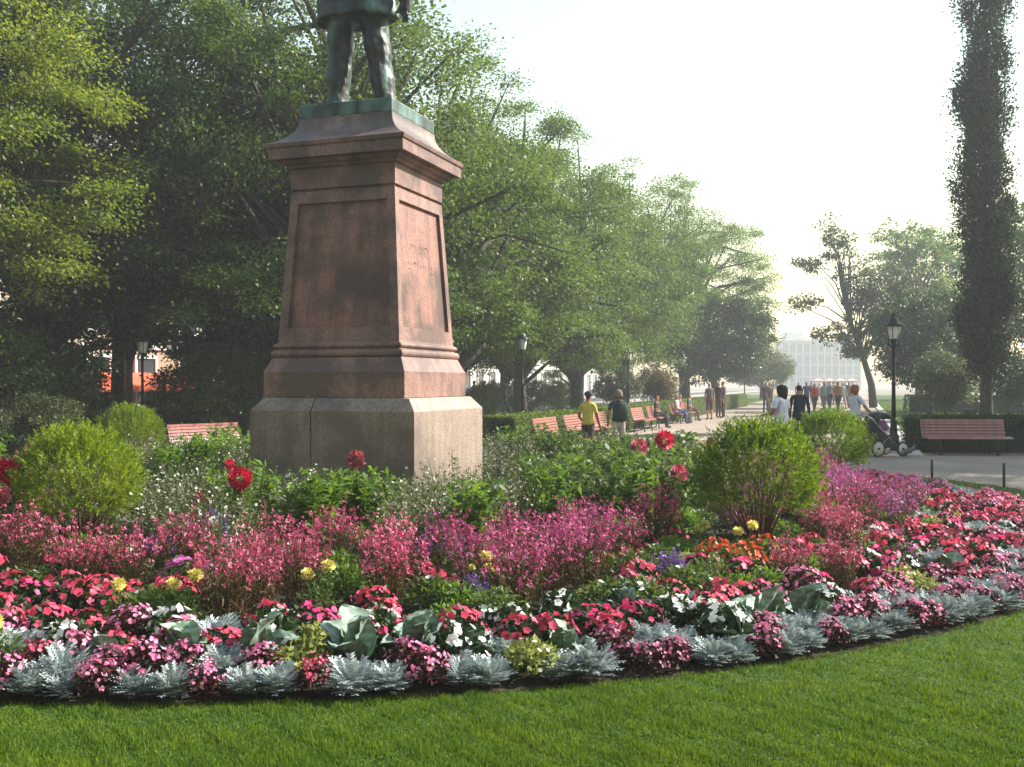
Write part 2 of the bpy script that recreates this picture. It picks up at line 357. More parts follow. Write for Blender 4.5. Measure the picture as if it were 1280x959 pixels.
# flower bed soil: a low mound
def bedz(x, y):
    r = math.hypot(x-MON[0], y-MON[1]); return 0.02 + 0.16*max(0.0, 1-(r/BEDR)**2)
g = G(); rings = []
for r in np.linspace(BEDR, 0.6, 14):
    zz = 0.016 + (0.16*(1-(r/BEDR)**2))
    rings.append([(MON[0]+r*math.cos(a), MON[1]+r*math.sin(a), zz) for a in np.linspace(0, 2*PI, 97)[:-1]])
g.loft(rings, True, False); g.add(rings[-1], [tuple(range(96))])
tag(g.obj('flower_bed_soil', 'soil'), kind='structure')

def blades(P, h, w, rng, lean=0.55):
    n = len(P); a = rng.uniform(0, 2*PI, n); L = rng.uniform(0.6, 1.1, n)*h
    side = np.stack([np.cos(a), np.sin(a), np.zeros(n)], 1)*(w*0.5)
    b = rng.uniform(0, 2*PI, n); k = np.abs(rng.normal(0, lean, n))
    tip = np.stack([np.cos(b)*k, np.sin(b)*k, np.ones(n)], 1); tip = unit(tip)*L[:, None]
    V = np.stack([P-side, P+side, P+tip], 1).reshape(-1, 3)
    return V, np.arange(3*n).reshape(n, 3)
rng = np.random.default_rng(11)
def lawn_points(n, y0, y1, rmin, rmax=10.0):
    y = 1/rng.uniform(1/y1, 1/y0, n); x = rng.uniform(-0.62, 0.62, n)*y + rng.normal(0, .1, n)
    r = np.hypot(x-MON[0], y-MON[1]); k = (r > rmin) & ((r < rmax) | (y < MON[1])) & (x < 8.05)
    return np.stack([x[k], y[k], np.full(k.sum(), 0.012)], 1)
P1 = lawn_points(420000, 3.3, 8.2, BEDR-0.03)
hv = 0.75 + 0.35*np.sin(P1[:, 0]*7.1+2*np.sin(P1[:, 1]*4.3))*np.sin(P1[:, 1]*9.7+1.5*np.sin(P1[:, 0]*5.9)) + 0.2*np.sin(P1[:, 0]*31+P1[:, 1]*23)
V1, F1 = blades(P1, 0.035*np.maximum(hv, .45), 0.0058, rng, 0.8)
P2 = lawn_points(160000, 8.2, 18.5, BEDR-0.03)
V2, F2 = blades(P2, 0.05, 0.012, rng)
y = rng.uniform(1.6, 14.5, 260000); x = rng.uniform(-8, 8.05, 260000); r = np.hypot(x-MON[0], y-MON[1])
k = (r > BEDR-0.03) & ((np.abs(x) > 0.6*y) | (y < 3.4)); P3 = np.stack([x[k], y[k], np.full(k.sum(), 0.012)], 1)
V3, F3 = blades(P3, 0.045, 0.012, rng, .8)
V, F = cat((V1, F1), (V2, F2), (V3, F3))
tag(nobj('lawn_grass', nmesh('lawn_grass', V, F, 'grass')), 'short green mown grass round the flower bed', 'grass', kind='stuff')
def strip_grass(name, s0, s1, t0, t1, n, label):
    t = np.exp(rng.uniform(math.log(t0), math.log(t1), n)); s = rng.uniform(s0, s1, n)
    P = np.stack([s*Vv[0]+t*U[0], s*Vv[1]+t*U[1], np.full(n, 0.012)], 1)
    P = P[P[:, 1] > 25.5] if s0 > 0 else P
    V, F = blades(P, 0.07, 0.03, rng)
    tag(nobj(name, nmesh(name, V, F, 'grass')), label, 'grass', kind='stuff')
strip_grass('park_grass', 1.45, 30, 22, 110, 110000, 'grass of the park lawn behind the bench hedge')
strip_grass('avenue_grass', -17.4, -8.9, 18, 110, 70000, 'grass of the lawn behind the avenue benches')

# ------------------------------------------------------------------ monument
mon = empty('monument_pedestal', (MON[0], MON[1], 0), HEAD)
tag(mon, 'tall tapering red granite pedestal with recessed panels in the flower bed', 'pedestal')
def sq(h, z, dx=0, dy=0): return [(-h+dx, -h+dy, z), (h+dx, -h+dy, z), (h+dx, h+dy, z), (-h+dx, h+dy, z)]
def stack(prof, name, mat, parent=mon, bev=0.006, dx=0):
    g = G(); g.loft([sq(h, z, dx) for h, z in prof], True, True, 0, False); return g.obj(name, mat, parent, bevel=bev)
# bottom course: blocks with open joints
dx = 0.05; jx = -0.27
for (x0, x1, y0, y1) in ((-1.15, jx-0.006, -1.15, 1.15), (jx+0.006, 1.15, -1.15, 1.15)):
    g = G(); x0 += dx; x1 += dx
    def rect(z, e):
        X0 = x0+e if x0 < -1.05 else x0; X1 = x1-e if x1 > 1.1 else x1
        Y0 = y0+e if y0 < -1.1 else y0; Y1 = y1-e if y1 > 1.1 else y1
        return [(X0, Y0, z), (X1, Y0, z), (X1, Y1, z), (X0, Y1, z)]
    g.loft([rect(0.0, 0), rect(1.31, 0.0), rect(1.47, 0.13)], True, True, 0, False)
    g.obj('base_block', 'grey_granite', mon, bevel=0.008)
stack([(1.0, 1.472), (1.0, 1.80), (0.915, 1.985)], 'plinth_course', 'red_granite', dx=0.0, bev=0.008)
mold = [(0.90, 1.986), (0.925, 1.992), (0.938, 2.02), (0.935, 2.05), (0.915, 2.075), (0.882, 2.08), (0.882, 2.10), (0.905, 2.108), (0.915, 2.13), (0.905, 2.155), (0.872, 2.17), (0.868, 2.19)]
stack(mold, 'base_moulding', 'red_granite')
# die with recessed panels
z0, z1, h0, h1 = 2.191, 4.13, 0.865, 0.745
def hw(z): return h0 + (h1-h0)*(z-z0)/(z1-z0)
g = G(); inner = {}
g.add(sq(h1, z1), [(0, 1, 2, 3)])
for k in range(4):
    a = k*PI/2; rot = lambda p: (p[0]*math.cos(a)-p[1]*math.sin(a), p[0]*math.sin(a)+p[1]*math.cos(a), p[2])
    zb, zt = z0+0.17, z1-0.15; bw = 0.115
    o = [(-h0, -h0, z0), (h0, -h0, z0), (h1, -h1, z1), (-h1, -h1, z1)]
    wi = [(-(hw(zb)-bw), -hw(zb), zb), ((hw(zb)-bw), -hw(zb), zb), ((hw(zt)-bw), -hw(zt), zt), (-(hw(zt)-bw), -hw(zt), zt)]
    wr = [(p[0], p[1]+0.045, p[2]) for p in wi]
    Vx = [rot(p) for p in o+wi+wr]
    g.add(Vx, [(0, 1, 5, 4), (1, 2, 6, 5), (2, 3, 7, 6), (3, 0, 4, 7), (4, 5, 9, 8), (5, 6, 10, 9), (6, 7, 11, 10), (7, 4, 8, 11)])
    gp = G(); gp.add([rot((p[0]*1.02, p[1]+e, p[2])) for e in (-0.002, 0.05) for p in wr], [(0, 1, 2, 3), (7, 6, 5, 4), (0, 4, 5, 1), (1, 5, 6, 2), (2, 6, 7, 3), (3, 7, 4, 0)])
    pn = gp.obj('recessed_panel', 'panel_granite', mon)
    if k == 1:      # worn incised marks, two lines, on the avenue side
        gm = G(); rs = random.Random(5)
        for (zz, n, wd) in ((3.42, 8, 0.62), (3.18, 9, 0.82)):
            for i in range(n):
                xx = -wd/2 + wd*(i+0.5)/n; yy = -hw(zz)+0.0485
                for q in range(rs.choice((1, 2, 2))):
                    p = rot((xx+(q-0.5)*0.03, yy, zz)); gm.box(p, (0.012, 0.012, 0.11*rs.uniform(.7, 1)), a, 0)
                if rs.random() < 0.6:
                    p = rot((xx, yy, zz+rs.choice((-0.045, 0.0, 0.045)))); gm.box(p, (0.011, 0.04, 0.012), a, 0)
        gm.obj('worn_inscription', plain('incised', (0.19, 0.098, 0.08), 0.8), pn, 'stuff')
g.add(sq(h0, z0), [(3, 2, 1, 0)])
g.obj('shaft', 'red_granite', mon)
stack([(0.72, 4.131), (0.72, 4.165)], 'shaft_groove', 'panel_granite', bev=0)
stack([(0.752, 4.166), (0.752, 4.43)], 'frieze', 'red_granite')
stack([(0.755, 4.431), (0.79, 4.45), (0.80, 4.475), (0.845, 4.49), (0.87, 4.52), (0.87, 4.535)], 'bed_moulding', 'red_granite')
stack([(0.955, 4.536), (0.955, 4.67), (0.975, 4.685), (0.985, 4.735), (0.94, 4.76)], 'cornice', 'red_granite')
cap = [(0.93-0.26*(1-(1-q)**2.3), 4.761+0.345*q) for q in np.linspace(0, 1, 9)]
stack(cap, 'concave_cap', 'cap_granite', bev=0.004)
stack([(0.66, 5.107), (0.665, 5.12), (0.665, 5.27), (0.655, 5.285)], 'bronze_plinth', 'patina_bronze')

# bronze figure standing on the pedestal: lofted, then fused into one surface
def ring(cx, cy, cz, rx, ry, n=20, wob=0, ph=0, tilt=(0, 0)):
    out = []
    for k in range(n):
        a = 2*PI*k/n; w = 1 + wob*math.sin(5*a+ph) + 0.6*wob*math.sin(9*a+2.1*ph)
        x = rx*math.cos(a)*w; y = ry*math.sin(a)*w
        out.append((cx+x, cy+y, cz + tilt[0]*x + tilt[1]*y))
    return out
g = G(); Z = 5.285
def leg(xb, yb, xt, yt, ph):
    L = []
    for q in np.linspace(0, 1, 15):
        z = Z + 0.06 + 1.55*q; x = xb + (xt-xb)*q; y = yb + (yt-yb)*q
        rx = 0.138 + 0.05*q + 0.012*math.sin(q*23+ph); ry = 0.175 + 0.05*q + 0.012*math.cos(q*19+ph)
        if q < 0.06: rx *= 1.06; ry *= 1.06
        L.append(ring(x, y, z, rx, ry, 20, 0.05, ph+q*3, (0, 0.1*math.sin(q*14))))
    g.loft(L)
    g.loft([ring(xb, yb-0.05-0.03, Z-0.01, 0.12, 0.30), ring(xb, yb-0.08, Z+0.07, 0.115, 0.29), ring(xb, yb-0.02, Z+0.15, 0.10, 0.18)])
leg(-0.46, 0.02, -0.40, 0.05, 0.3)
leg(0.25, 0.10, 0.03, 0.04, 1.9)
coat = []
for q, rx, ry, cx, cy in ((0, 0.60, 0.36, -0.04, 0.03), (0.06, 0.595, 0.36, -0.04, 0.03), (0.3, 0.54, 0.345, -0.04, 0.03), (0.6, 0.48, 0.32, -0.03, 0.04), (0.85, 0.44, 0.29, -0.03, 0.05), (1.05, 0.47, 0.29, -0.03, 0.05), (1.3, 0.53, 0.31, -0.03, 0.04), (1.5, 0.52, 0.28, -0.03, 0.03), (1.6, 0.38, 0.22, -0.03, 0.02), (1.66, 0.17, 0.17, -0.03, 0.0), (1.8, 0.15, 0.155, -0.03, -0.02)):
    coat.append(ring(cx-.14, cy, Z+1.28+q, rx, ry, 24, 0.035 if q < 0.9 else 0.01, q*2))
g.loft(coat)
g.loft([ring(-0.03, -0.03, Z+2.80, 0.13, 0.15), ring(-0.03, -0.05, Z+2.9, 0.175, 0.21), ring(-0.03, -0.04, Z+3.06, 0.19, 0.23), ring(-0.03, -0.03, Z+3.2, 0.17, 0.2), ring(-0.03, -0.02, Z+3.29, 0.09, 0.11)])
g.tube([(-0.52, 0.03, Z+2.50), (-0.66, 0.06, Z+2.1), (-0.62, -0.02, Z+1.7), (-0.50, -0.24, Z+1.62)], [0.16, 0.14, 0.12, 0.09], 12)
g.tube([(0.46, 0.03, Z+2.50), (0.62, 0.07, Z+2.05), (0.60, 0.02, Z+1.6), (0.57, -0.03, Z+1.32)], [0.16, 0.14, 0.11, 0.08], 12)
for i in range(4):
    g.tube([(0.54+0.026*i, -0.05, Z+1.36), (0.545+0.026*i, -0.06, Z+1.24), (0.55+0.024*i, -0.03, Z+1.16)], [0.022, 0.02, 0.016], 6)
    g.tube([(-0.50, -0.22, Z+1.58+0.026*i), (-0.46, -0.34, Z+1.58+0.026*i), (-0.40, -0.37, Z+1.58+0.026*i)], [0.022, 0.02, 0.016], 6)
g.tube([(0.52, -0.07, Z+1.36), (0.49, -0.11, Z+1.28), (0.49, -0.13, Z+1.22)], [0.024, 0.022, 0.018], 6)
g.tube([(-0.50, -0.25, Z+1.66), (-0.46, -0.30, Z+1.72), (-0.41, -0.31, Z+1.74)], [0.024, 0.022, 0.018], 6)
g.tube([(-0.03, -0.23, Z+3.05), (-0.03, -0.30, Z+2.98), (-0.03, -0.25, Z+2.95)], [0.03, 0.035, 0.03], 6)
st = g.obj('statue', 'bronze', None, loc=(MON[0], MON[1], 0), rz=HEAD)
st.location = (MON[0]-0.03*Vv[0], MON[1]-0.03*Vv[1], 0)
rm = st.modifiers.new('fuse', 'REMESH'); rm.mode = 'VOXEL'; rm.voxel_size = 0.022; rm.use_smooth_shade = True
smt = st.modifiers.new('soften', 'SMOOTH'); smt.iterations = 3; smt.factor = 0.5
tx = bpy.data.textures.new('folds', 'CLOUDS'); tx.noise_scale = 0.16
dm = st.modifiers.new('folds', 'DISPLACE'); dm.texture = tx; dm.strength = 0.05; dm.mid_level = 0.5
tag(st, 'dark green patinated bronze man in a long coat standing on the pedestal', 'statue')

# ------------------------------------------------------------------ trees
def crown(seed, lobes, ncl, nleaf, ls, cr, droop=0.35, flat=0.55, inner=0.5, upright=0.0, hang=0.0, lw=0.62):
    rng = np.random.default_rng(seed); lb = np.array(lobes, float)
    w = (lb[:, 3]*lb[:, 4]*lb[:, 5])**0.67; pick = rng.choice(len(lb), ncl, p=w/w.sum())
    d = rdirs(rng, ncl); rr = inner + (1-inner)*rng.random(ncl)**0.6
    C = lb[pick, :3] + d*lb[pick, 3:]*rr[:, None]
    C += rng.normal(0, 0.12, C.shape)*lb[pick, 3:].mean(1, keepdims=True)*0.5
    sz = cr*rng.uniform(0.6, 1.35, ncl)
    cl = np.repeat(np.arange(ncl), nleaf)
    off = rng.normal(size=(len(cl), 3))*np.array([1, 1, flat])*sz[cl, None]*0.5
    out = unit(C - lb[pick, :3])[cl]
    off[:, 2] -= hang*np.abs(rng.normal(0, 1, len(cl)))*sz[cl] + droop*0.35*(off[:, :2]**2).sum(1)/np.maximum(sz[cl], .1)
    P = C[cl] + off
    D = unit(off*np.array([1, 1, .4]) + 1e-6)*0.7 + out*0.4 + rng.normal(0, 0.55, P.shape); D[:, 2] += upright - droop
    N = rng.normal(0, 0.55, P.shape) + out*0.35; N[:, 2] += 0.75
    L = ls*rng.uniform(0.65, 1.3, len(P))
    V, F = leaves(P, D, N, L, L*lw)
    return V, F, C
def limb_mesh(seed, trunk, rad, C, nl, r0=0.1, zfrom=0.35):
    g = G(); rs = random.Random(seed); g.tube(trunk, rad, 10)
    tp = [Vector(p) for p in trunk]
    for c in rs.sample(list(range(len(C))), min(nl, len(C))):
        c = Vector(C[c]); f = rs.uniform(zfrom, 0.98); i = f*(len(tp)-1); k = int(min(i, len(tp)-2)); a = tp[k].lerp(tp[k+1], i-k)
        if c.z < a.z - 1.0: a = tp[max(0, len(tp)//2-1)].lerp(tp[len(tp)//2], 0.5)
        m = a.lerp(c, 0.5); m.z += 0.12*(c-a).length; m += Vector((rs.uniform(-.3, .3), rs.uniform(-.3, .3), 0))
        q = r0*(0.5+0.6*rs.random())
        g.tube([a, a.lerp(m, .55), m, m.lerp(c, .6), c], [q, q*.8, q*.6, q*.35, 0.012], 5)
    return g.mesh('trunk', 'bark')
def tree_kind(seed, lobes, ncl, nleaf, ls, cr, mat, trunk, rad, nl, **k):
    zf = k.pop('zfrom', 0.35); r0 = k.pop('r0', 0.1)
    V, F, C = crown(seed, lobes, ncl, nleaf, ls, cr, **k)
    return nmesh('crown', V, F, mat), limb_mesh(seed, trunk, rad, C, nl, r0, zf)
def plant_tree(name, kind, loc, label, group=None, rz=0.0, s=1.0, mat=None, catg='tree', z=0.0, sz=None):
    r = empty(name, (loc[0], loc[1], z), rz, s)
    if sz: r.scale = (s, s, sz)
    tag(r, label, catg, group)
    nobj('trunk', kind[1], r)
    c = nobj('crown', kind[0], r, 'stuff')
    if mat: c.material_slots[0].link = 'OBJECT'; c.material_slots[0].material = M[mat]
    return r
LOW = [(1.8, 2.2, 3.4, 1.8, 1.8, 1.1), (-2.0, -2.0, 3.3, 1.9, 1.8, 1.1), (2.6, -2.2, 3.6, 1.7, 1.7, 1.1), (-2.4, 2.0, 3.5, 1.7, 1.7, 1.1)]
LIN1 = [(0, 0, 7.4, 4.4, 4.4, 4.3), (0.5, 0.3, 10.6, 2.7, 2.7, 2.4), (-2.2, 1.2, 5.4, 2.8, 2.8, 2.6), (2.4, -1.3, 5.6, 2.8, 2.7, 2.6), (0.6, -2.6, 7.6, 2.5, 2.4, 2.5), (-1.0, 2.9, 8.0, 2.4, 2.4, 2.4), (2.6, 1.6, 8.4, 2.2, 2.2, 2.0), (-2.7, -1.4, 8.2, 2.2, 2.2, 2.0)] + LOW
LIN2 = [(0, 0, 6.6, 4.7, 4.6, 3.8), (1.0, 0.5, 10.0, 2.9, 2.8, 2.9), (-1.8, -1.0, 9.2, 2.5, 2.5, 2.2), (3.0, 1.0, 5.6, 2.5, 2.6, 2.2), (-3.0, 1.4, 5.2, 2.6, 2.4, 2.4), (0.4, -3.0, 5.4, 2.6, 2.4, 2.6), (0.6, 3.2, 6.2, 2.4, 2.2, 2.2)] + LOW
tr = [(0, 0, -0.05), (0.05, 0, 1.2), (0.0, 0.06, 3.0), (0.12, 0.1, 5.5), (0.05, 0.0, 8.5), (0, 0, 11)]
T1 = tree_kind(1, LIN1, 270, 320, 0.105, 0.66, 'leaf_mid', tr, [0.36, 0.27, 0.23, 0.18, 0.1, 0.03], 70, zfrom=.22, inner=.72, flat=.5, r0=.15)
tr2 = [(0, 0, -0.05), (-0.05, 0, 1.2), (0.15, -0.06, 2.8), (0.5, 0.1, 4.5), (1.0, 0.3, 7.0), (1.1, 0.4, 10)]
T2 = tree_kind(2, LIN2, 260, 320, 0.105, 0.66, 'leaf_mid', tr2, [0.38, 0.3, 0.25, 0.19, 0.1, 0.03], 70, zfrom=.22, inner=.72, flat=.5, r0=.15)
for i, (s, t, k, sc_, rz, label) in enumerate((
        (-17.8, 25.6, T2, 1.22, 2.2, 'dark leafy linden behind the brown bench and low shrubs'),
        (-13.4, 24.0, T1, 1.08, 0.4, 'tall linden rising directly behind the granite pedestal'),
        (-13.7, 32.0, T2, 1.04, 4.2, 'tall sunlit linden whose crown shows just right of the statue'),
        (-13.7, 40.5, T1, 1.06, 2.9, 'broad linden with forked dark limbs behind the first avenue lamp'),
        (-13.8, 50.0, T2, 1.14, 0.9, 'rounded linden beyond the boy in yellow'),
        (-13.7, 60.0, T1, 1.16, 5.2, 'hazy linden above the second avenue lamp'),
        (-12.8, 77.0, T2, 1.36, 3.0, 'pale hazy linden rising above the dark round tree'))):
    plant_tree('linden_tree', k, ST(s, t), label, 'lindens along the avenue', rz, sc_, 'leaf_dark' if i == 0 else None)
for i, (s, t, k, sc_, rz, label) in enumerate((
        (-20.3, 20.5, T1, 1.2, 5.0, 'shaded linden standing by the orange awnings'),
        (-18.5, 29.0, T2, 1.0, 1.0, 'shaded linden at the street behind the pedestal'),
        (-18.5, 43.0, T2, 1.0, 3.6, 'street linden in front of the pale facade with the parked cars'),
        (-18.5, 36.0, T1, 0.95, 1.1, 'street linden next to the one before the parked cars'),
        (-18.5, 52.0, T1, 0.95, 2.4, 'street linden standing by the silver white car'),
        (-18.5, 66.0, T1, 0.9, 1.6, 'far street linden beyond the parked cars'))):
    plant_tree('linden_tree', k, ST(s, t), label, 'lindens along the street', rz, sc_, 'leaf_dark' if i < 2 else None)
LIN3 = [(0, 0, 7.5, 4.6, 4.6, 4.2), (3.4, 0, 6.2, 2.4, 2.6, 2.0), (2.6, -1.5, 8.8, 2.6, 2.6, 2.2), (1.4, 1.4, 11, 2.8, 2.8, 2.2), (4.2, -0.4, 7.6, 2.0, 1.8, 1.0), (2.6, 0.4, 4.0, 2.0, 2.0, 1.6), (0, -2, 4.4, 2.6, 2.6, 1.8)]
T3 = tree_kind(3, LIN3, 290, 300, 0.088, 0.56, 'leaf_lime', tr, [0.36, 0.27, 0.23, 0.18, 0.1, 0.03], 50, flat=0.36, inner=.7)
plant_tree('maple_tree', T3, PX(-215, 19.5), 'yellow green sunlit maple reaching over the round bush and dark shrubs', rz=0.1)
# dark round tree and others farther down
DRK = [(0, 0, 4.6, 4.0, 4.0, 3.1), (1.6, -1, 5.4, 2.2, 2.2, 2.0), (-2.0, -0.8, 4.2, 2.2, 2.2, 2.0), (2.6, 0.6, 3.6, 2.0, 2.0, 1.7)]
trs = [(0, 0, -0.05), (0.02, 0, 1.0), (0, 0.05, 2.4), (0.1, 0, 4.5), (0, 0, 6)]
T4 = tree_kind(4, DRK, 380, 80, 0.20, 0.6, 'leaf_dark', trs, [0.3, 0.24, 0.2, 0.12, 0.03], 30)
plant_tree('round_tree', T4, PX(893, 73), 'dark rounded tree behind the far avenue lamps', rz=0.5, s=1.05)
plant_tree('round_tree', T4, PX(952, 105), 'pale small round tree at the end of the tree row', rz=2.5, s=0.75, mat='leaf_grey')
plant_tree('round_tree', T4, PX(1163, 52), 'dark rounded tree behind the lamp beside the park lawn', rz=3.5, s=0.72, sz=0.85)
BSH = [(0, 0, 1.9, 1.35, 1.35, 1.1), (0.7, 0.2, 1.7, .8, .8, .7), (-.6, -.2, 1.7, .8, .8, .7)]
trb = [(0, 0, -0.02), (0.05, 0, 0.5), (0.0, 0.05, 1.1), (0.1, 0, 1.9)]
T5 = tree_kind(5, BSH, 150, 90, 0.11, 0.34, 'leaf_grey', trb, [0.09, 0.075, 0.06, 0.02], 18, r0=0.03)
plant_tree('small_tree', T5, PX(1182, 42), 'small grey green dome shaped tree beyond the red bench', rz=1, s=1.0)
plant_tree('small_tree', T5, PX(1262, 46), 'small dark tree with thin trunk right of the poplar', rz=2, s=1.05, mat='leaf_dark')
plant_tree('round_bush', T5, PX(822, 52), 'russet green round bush in the lawn behind the avenue benches', rz=1, s=0.86, mat='leaf_russet', catg='bush')
plant_tree('round_bush', T5, PX(772, 50), 'dull green round bush behind the second avenue lamp', rz=3, s=0.82, mat='leaf_grey', catg='bush')
T6 = tree_kind(6, [(0, 0, 9.8, 4.3, 4.3, 3.9), (-1.6, 0, 12.6, 2.5, 2.5, 2.0), (2.8, 0, 12.0, 2.6, 2.4, 2.0), (0.6, -.5, 6.4, 2.6, 2.4, 1.8), (3.2, 0, 8.0, 2.0, 2, 1.8)], 300, 70, 0.24, 0.62, 'leaf_grey', tr, [0.36, 0.27, 0.23, 0.18, 0.1, 0.03], 60, inner=.35)
plant_tree('tall_tree', T6, PX(1148, 85), 'tall airy hazy tree behind the dark round tree and lamp', rz=0.3, s=1.06, mat='leaf_mid')
plant_tree('tall_tree', T6, PX(1298, 60), 'leafy hazy tree right of the columnar poplar', rz=2.3, s=0.92, mat='leaf_mid')
plant_tree('tall_tree', T6, PX(1236, 100), 'far hazy tree showing behind the poplar trunk', rz=4.1, s=0.85)
lean = [(0, 0, -0.05), (-0.15, 0, 1.6), (-0.7, 0, 3.4), (-1.6, 0.1, 6.0), (-2.2, 0.1, 8.5), (-2.4, 0.1, 11.0)]
T7 = tree_kind(7, [(-2.6, 0, 11.4, 1.4, 1.3, 1.5), (-4.2, 0, 9.8, 1.3, 1.0, .8), (-4.6, 0, 7.2, 1.2, 1.0, .6), (-1.2, 0, 8.4, 1.8, 1.6, 1.6), (0.2, 0, 6.4, 2.0, 1.8, 1.7), (-2.6, 0, 5.0, 1.4, 1.2, .7), (1.4, 0, 8.6, 2.2, 2, 1.6), (-1.0, 0, 4.0, 1.3, 1.2, .8)], 190, 60, 0.2, 0.52, 'leaf_grey', lean, [0.3, 0.24, 0.2, 0.16, 0.1, 0.03], 70, inner=.2, r0=.07)
plant_tree('leaning_tree', T7, PX(1092, 68), 'sparse tree leaning over the avenue beside the far white building', s=1.0)
# columnar poplar
pl = [(0.0, 0, 2.6+i*1.25, 0.78+0.18*math.sin(i*1.9+.5), 0.8, 1.0) for i in range(15)] + [(-0.75, 0, 8.9, 0.45, .5, 0.9), (0.5, 0.2, 5.0, .7, .7, 1.2), (-.35, 0, 3.6, .6, .6, 1.1)]
pt = [(0, 0, -0.05), (0, 0, 1.0), (0.03, 0, 3), (0, 0, 10), (0, 0, 20)]
V, F, C = crown(8, pl, 330, 260, 0.105, 0.34, droop=-0.2, flat=1.9, inner=0.55, upright=0.9)
T8 = (nmesh('crown', V, F, 'leaf_poplar'), limb_mesh(8, pt, [0.26, 0.21, 0.19, 0.12, 0.02], C, 90, 0.05, 0.3))
plant_tree('columnar_poplar', T8, PX(1233, 35.5), 'very tall narrow dark columnar poplar behind the red bench')
# unseen trees shading bench and path; row behind camera added to dim the pedestal
for i, (x, y, k, rz, lab) in enumerate(((19.2, 23.0, T2, 1.2, 'linden beside the gravel plaza, shading the red bench'), (23.5, 27.5, T1, 2.2, 'linden at the corner of the gravel plaza and park lawn'), (26.0, 21.5, T2, 3.9, 'linden on the park lawn behind the dark hedge'),
        (-17, -4, T1, 0.3, 'added unseen linden behind the camera, first of the row dimming the pedestal'), (-10, -8.5, T2, 1.3, 'added unseen linden behind the camera, second of the row dimming the pedestal'), (-2, -10, T1, 2.6, 'added unseen linden behind the camera, third of the row dimming the pedestal'), (6, -10, T2, 4.6, 'added unseen linden behind the camera, fourth of the row dimming the pedestal'), (14, -8, T1, 5.6, 'added unseen linden behind the camera, fifth of the row dimming the pedestal'))):
    plant_tree('linden_tree', k, (x, y), lab, 'lindens round the plaza', rz, 1.08 if y > 0 else 1.45)

# shrubs at the left edge of the plaza
SHR = [(0, 0, 1.0, 1.3, 1.2, .95), (.9, .2, 1.2, .9, .9, .9), (-.9, 0, 1.3, .9, .9, .9), (.1, -.4, 1.8, .8, .8, .6)]
T9 = tree_kind(9, SHR, 220, 90, 0.085, 0.32, 'leaf_dark', trb, [0.06, 0.05, 0.04, 0.02], 25, r0=.02)
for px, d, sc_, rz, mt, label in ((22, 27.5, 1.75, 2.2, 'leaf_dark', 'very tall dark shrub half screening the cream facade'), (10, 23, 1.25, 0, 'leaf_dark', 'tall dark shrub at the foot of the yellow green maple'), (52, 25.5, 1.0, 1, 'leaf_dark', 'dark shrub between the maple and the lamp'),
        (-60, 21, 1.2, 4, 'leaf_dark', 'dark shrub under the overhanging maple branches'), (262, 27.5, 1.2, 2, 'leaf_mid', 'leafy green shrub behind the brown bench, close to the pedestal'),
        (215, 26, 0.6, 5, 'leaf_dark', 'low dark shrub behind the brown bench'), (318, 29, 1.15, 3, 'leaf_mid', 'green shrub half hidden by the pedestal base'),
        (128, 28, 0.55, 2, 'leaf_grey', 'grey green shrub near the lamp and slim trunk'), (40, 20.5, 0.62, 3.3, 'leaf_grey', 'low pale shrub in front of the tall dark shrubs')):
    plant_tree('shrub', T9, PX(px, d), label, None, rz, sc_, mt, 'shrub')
for t, sz_, rz, lab in ((33, .8, 1, 'dark shrub beyond the avenue hedge, the one nearest the pedestal'), (43.5, .75, 2, 'dark shrub beyond the avenue hedge behind the first lamp'), (49, .85, 3, 'dark shrub beyond the avenue hedge near the pale blue car'), (56, .8, 4, 'dark shrub beyond the avenue hedge near the dull green round bush')):
    plant_tree('shrub', T9, ST(-16.6, t), lab, None, rz, sz_, 'leaf_mid', 'shrub')
T10 = tree_kind(10, [(0, 0, 6, 2.2, 2.2, 1.8), (.6, 0, 8, 1.5, 1.5, 1.5)], 110, 70, 0.19, 0.5, 'leaf_dark', [(0, 0, -.05), (0, 0, 1.5), (.05, 0, 3.5), (0, 0, 6), (0, 0, 8.5)], [0.24, .2, .18, .12, .03], 20)
plant_tree('slim_tree', T10, PX(147, 31), 'dark straight trunk with high crown left of the lamp', rz=1)
plant_tree('slim_tree', T10, PX(161, 39), 'thin dark trunk just behind the lamp by the awnings', rz=2, s=.8)

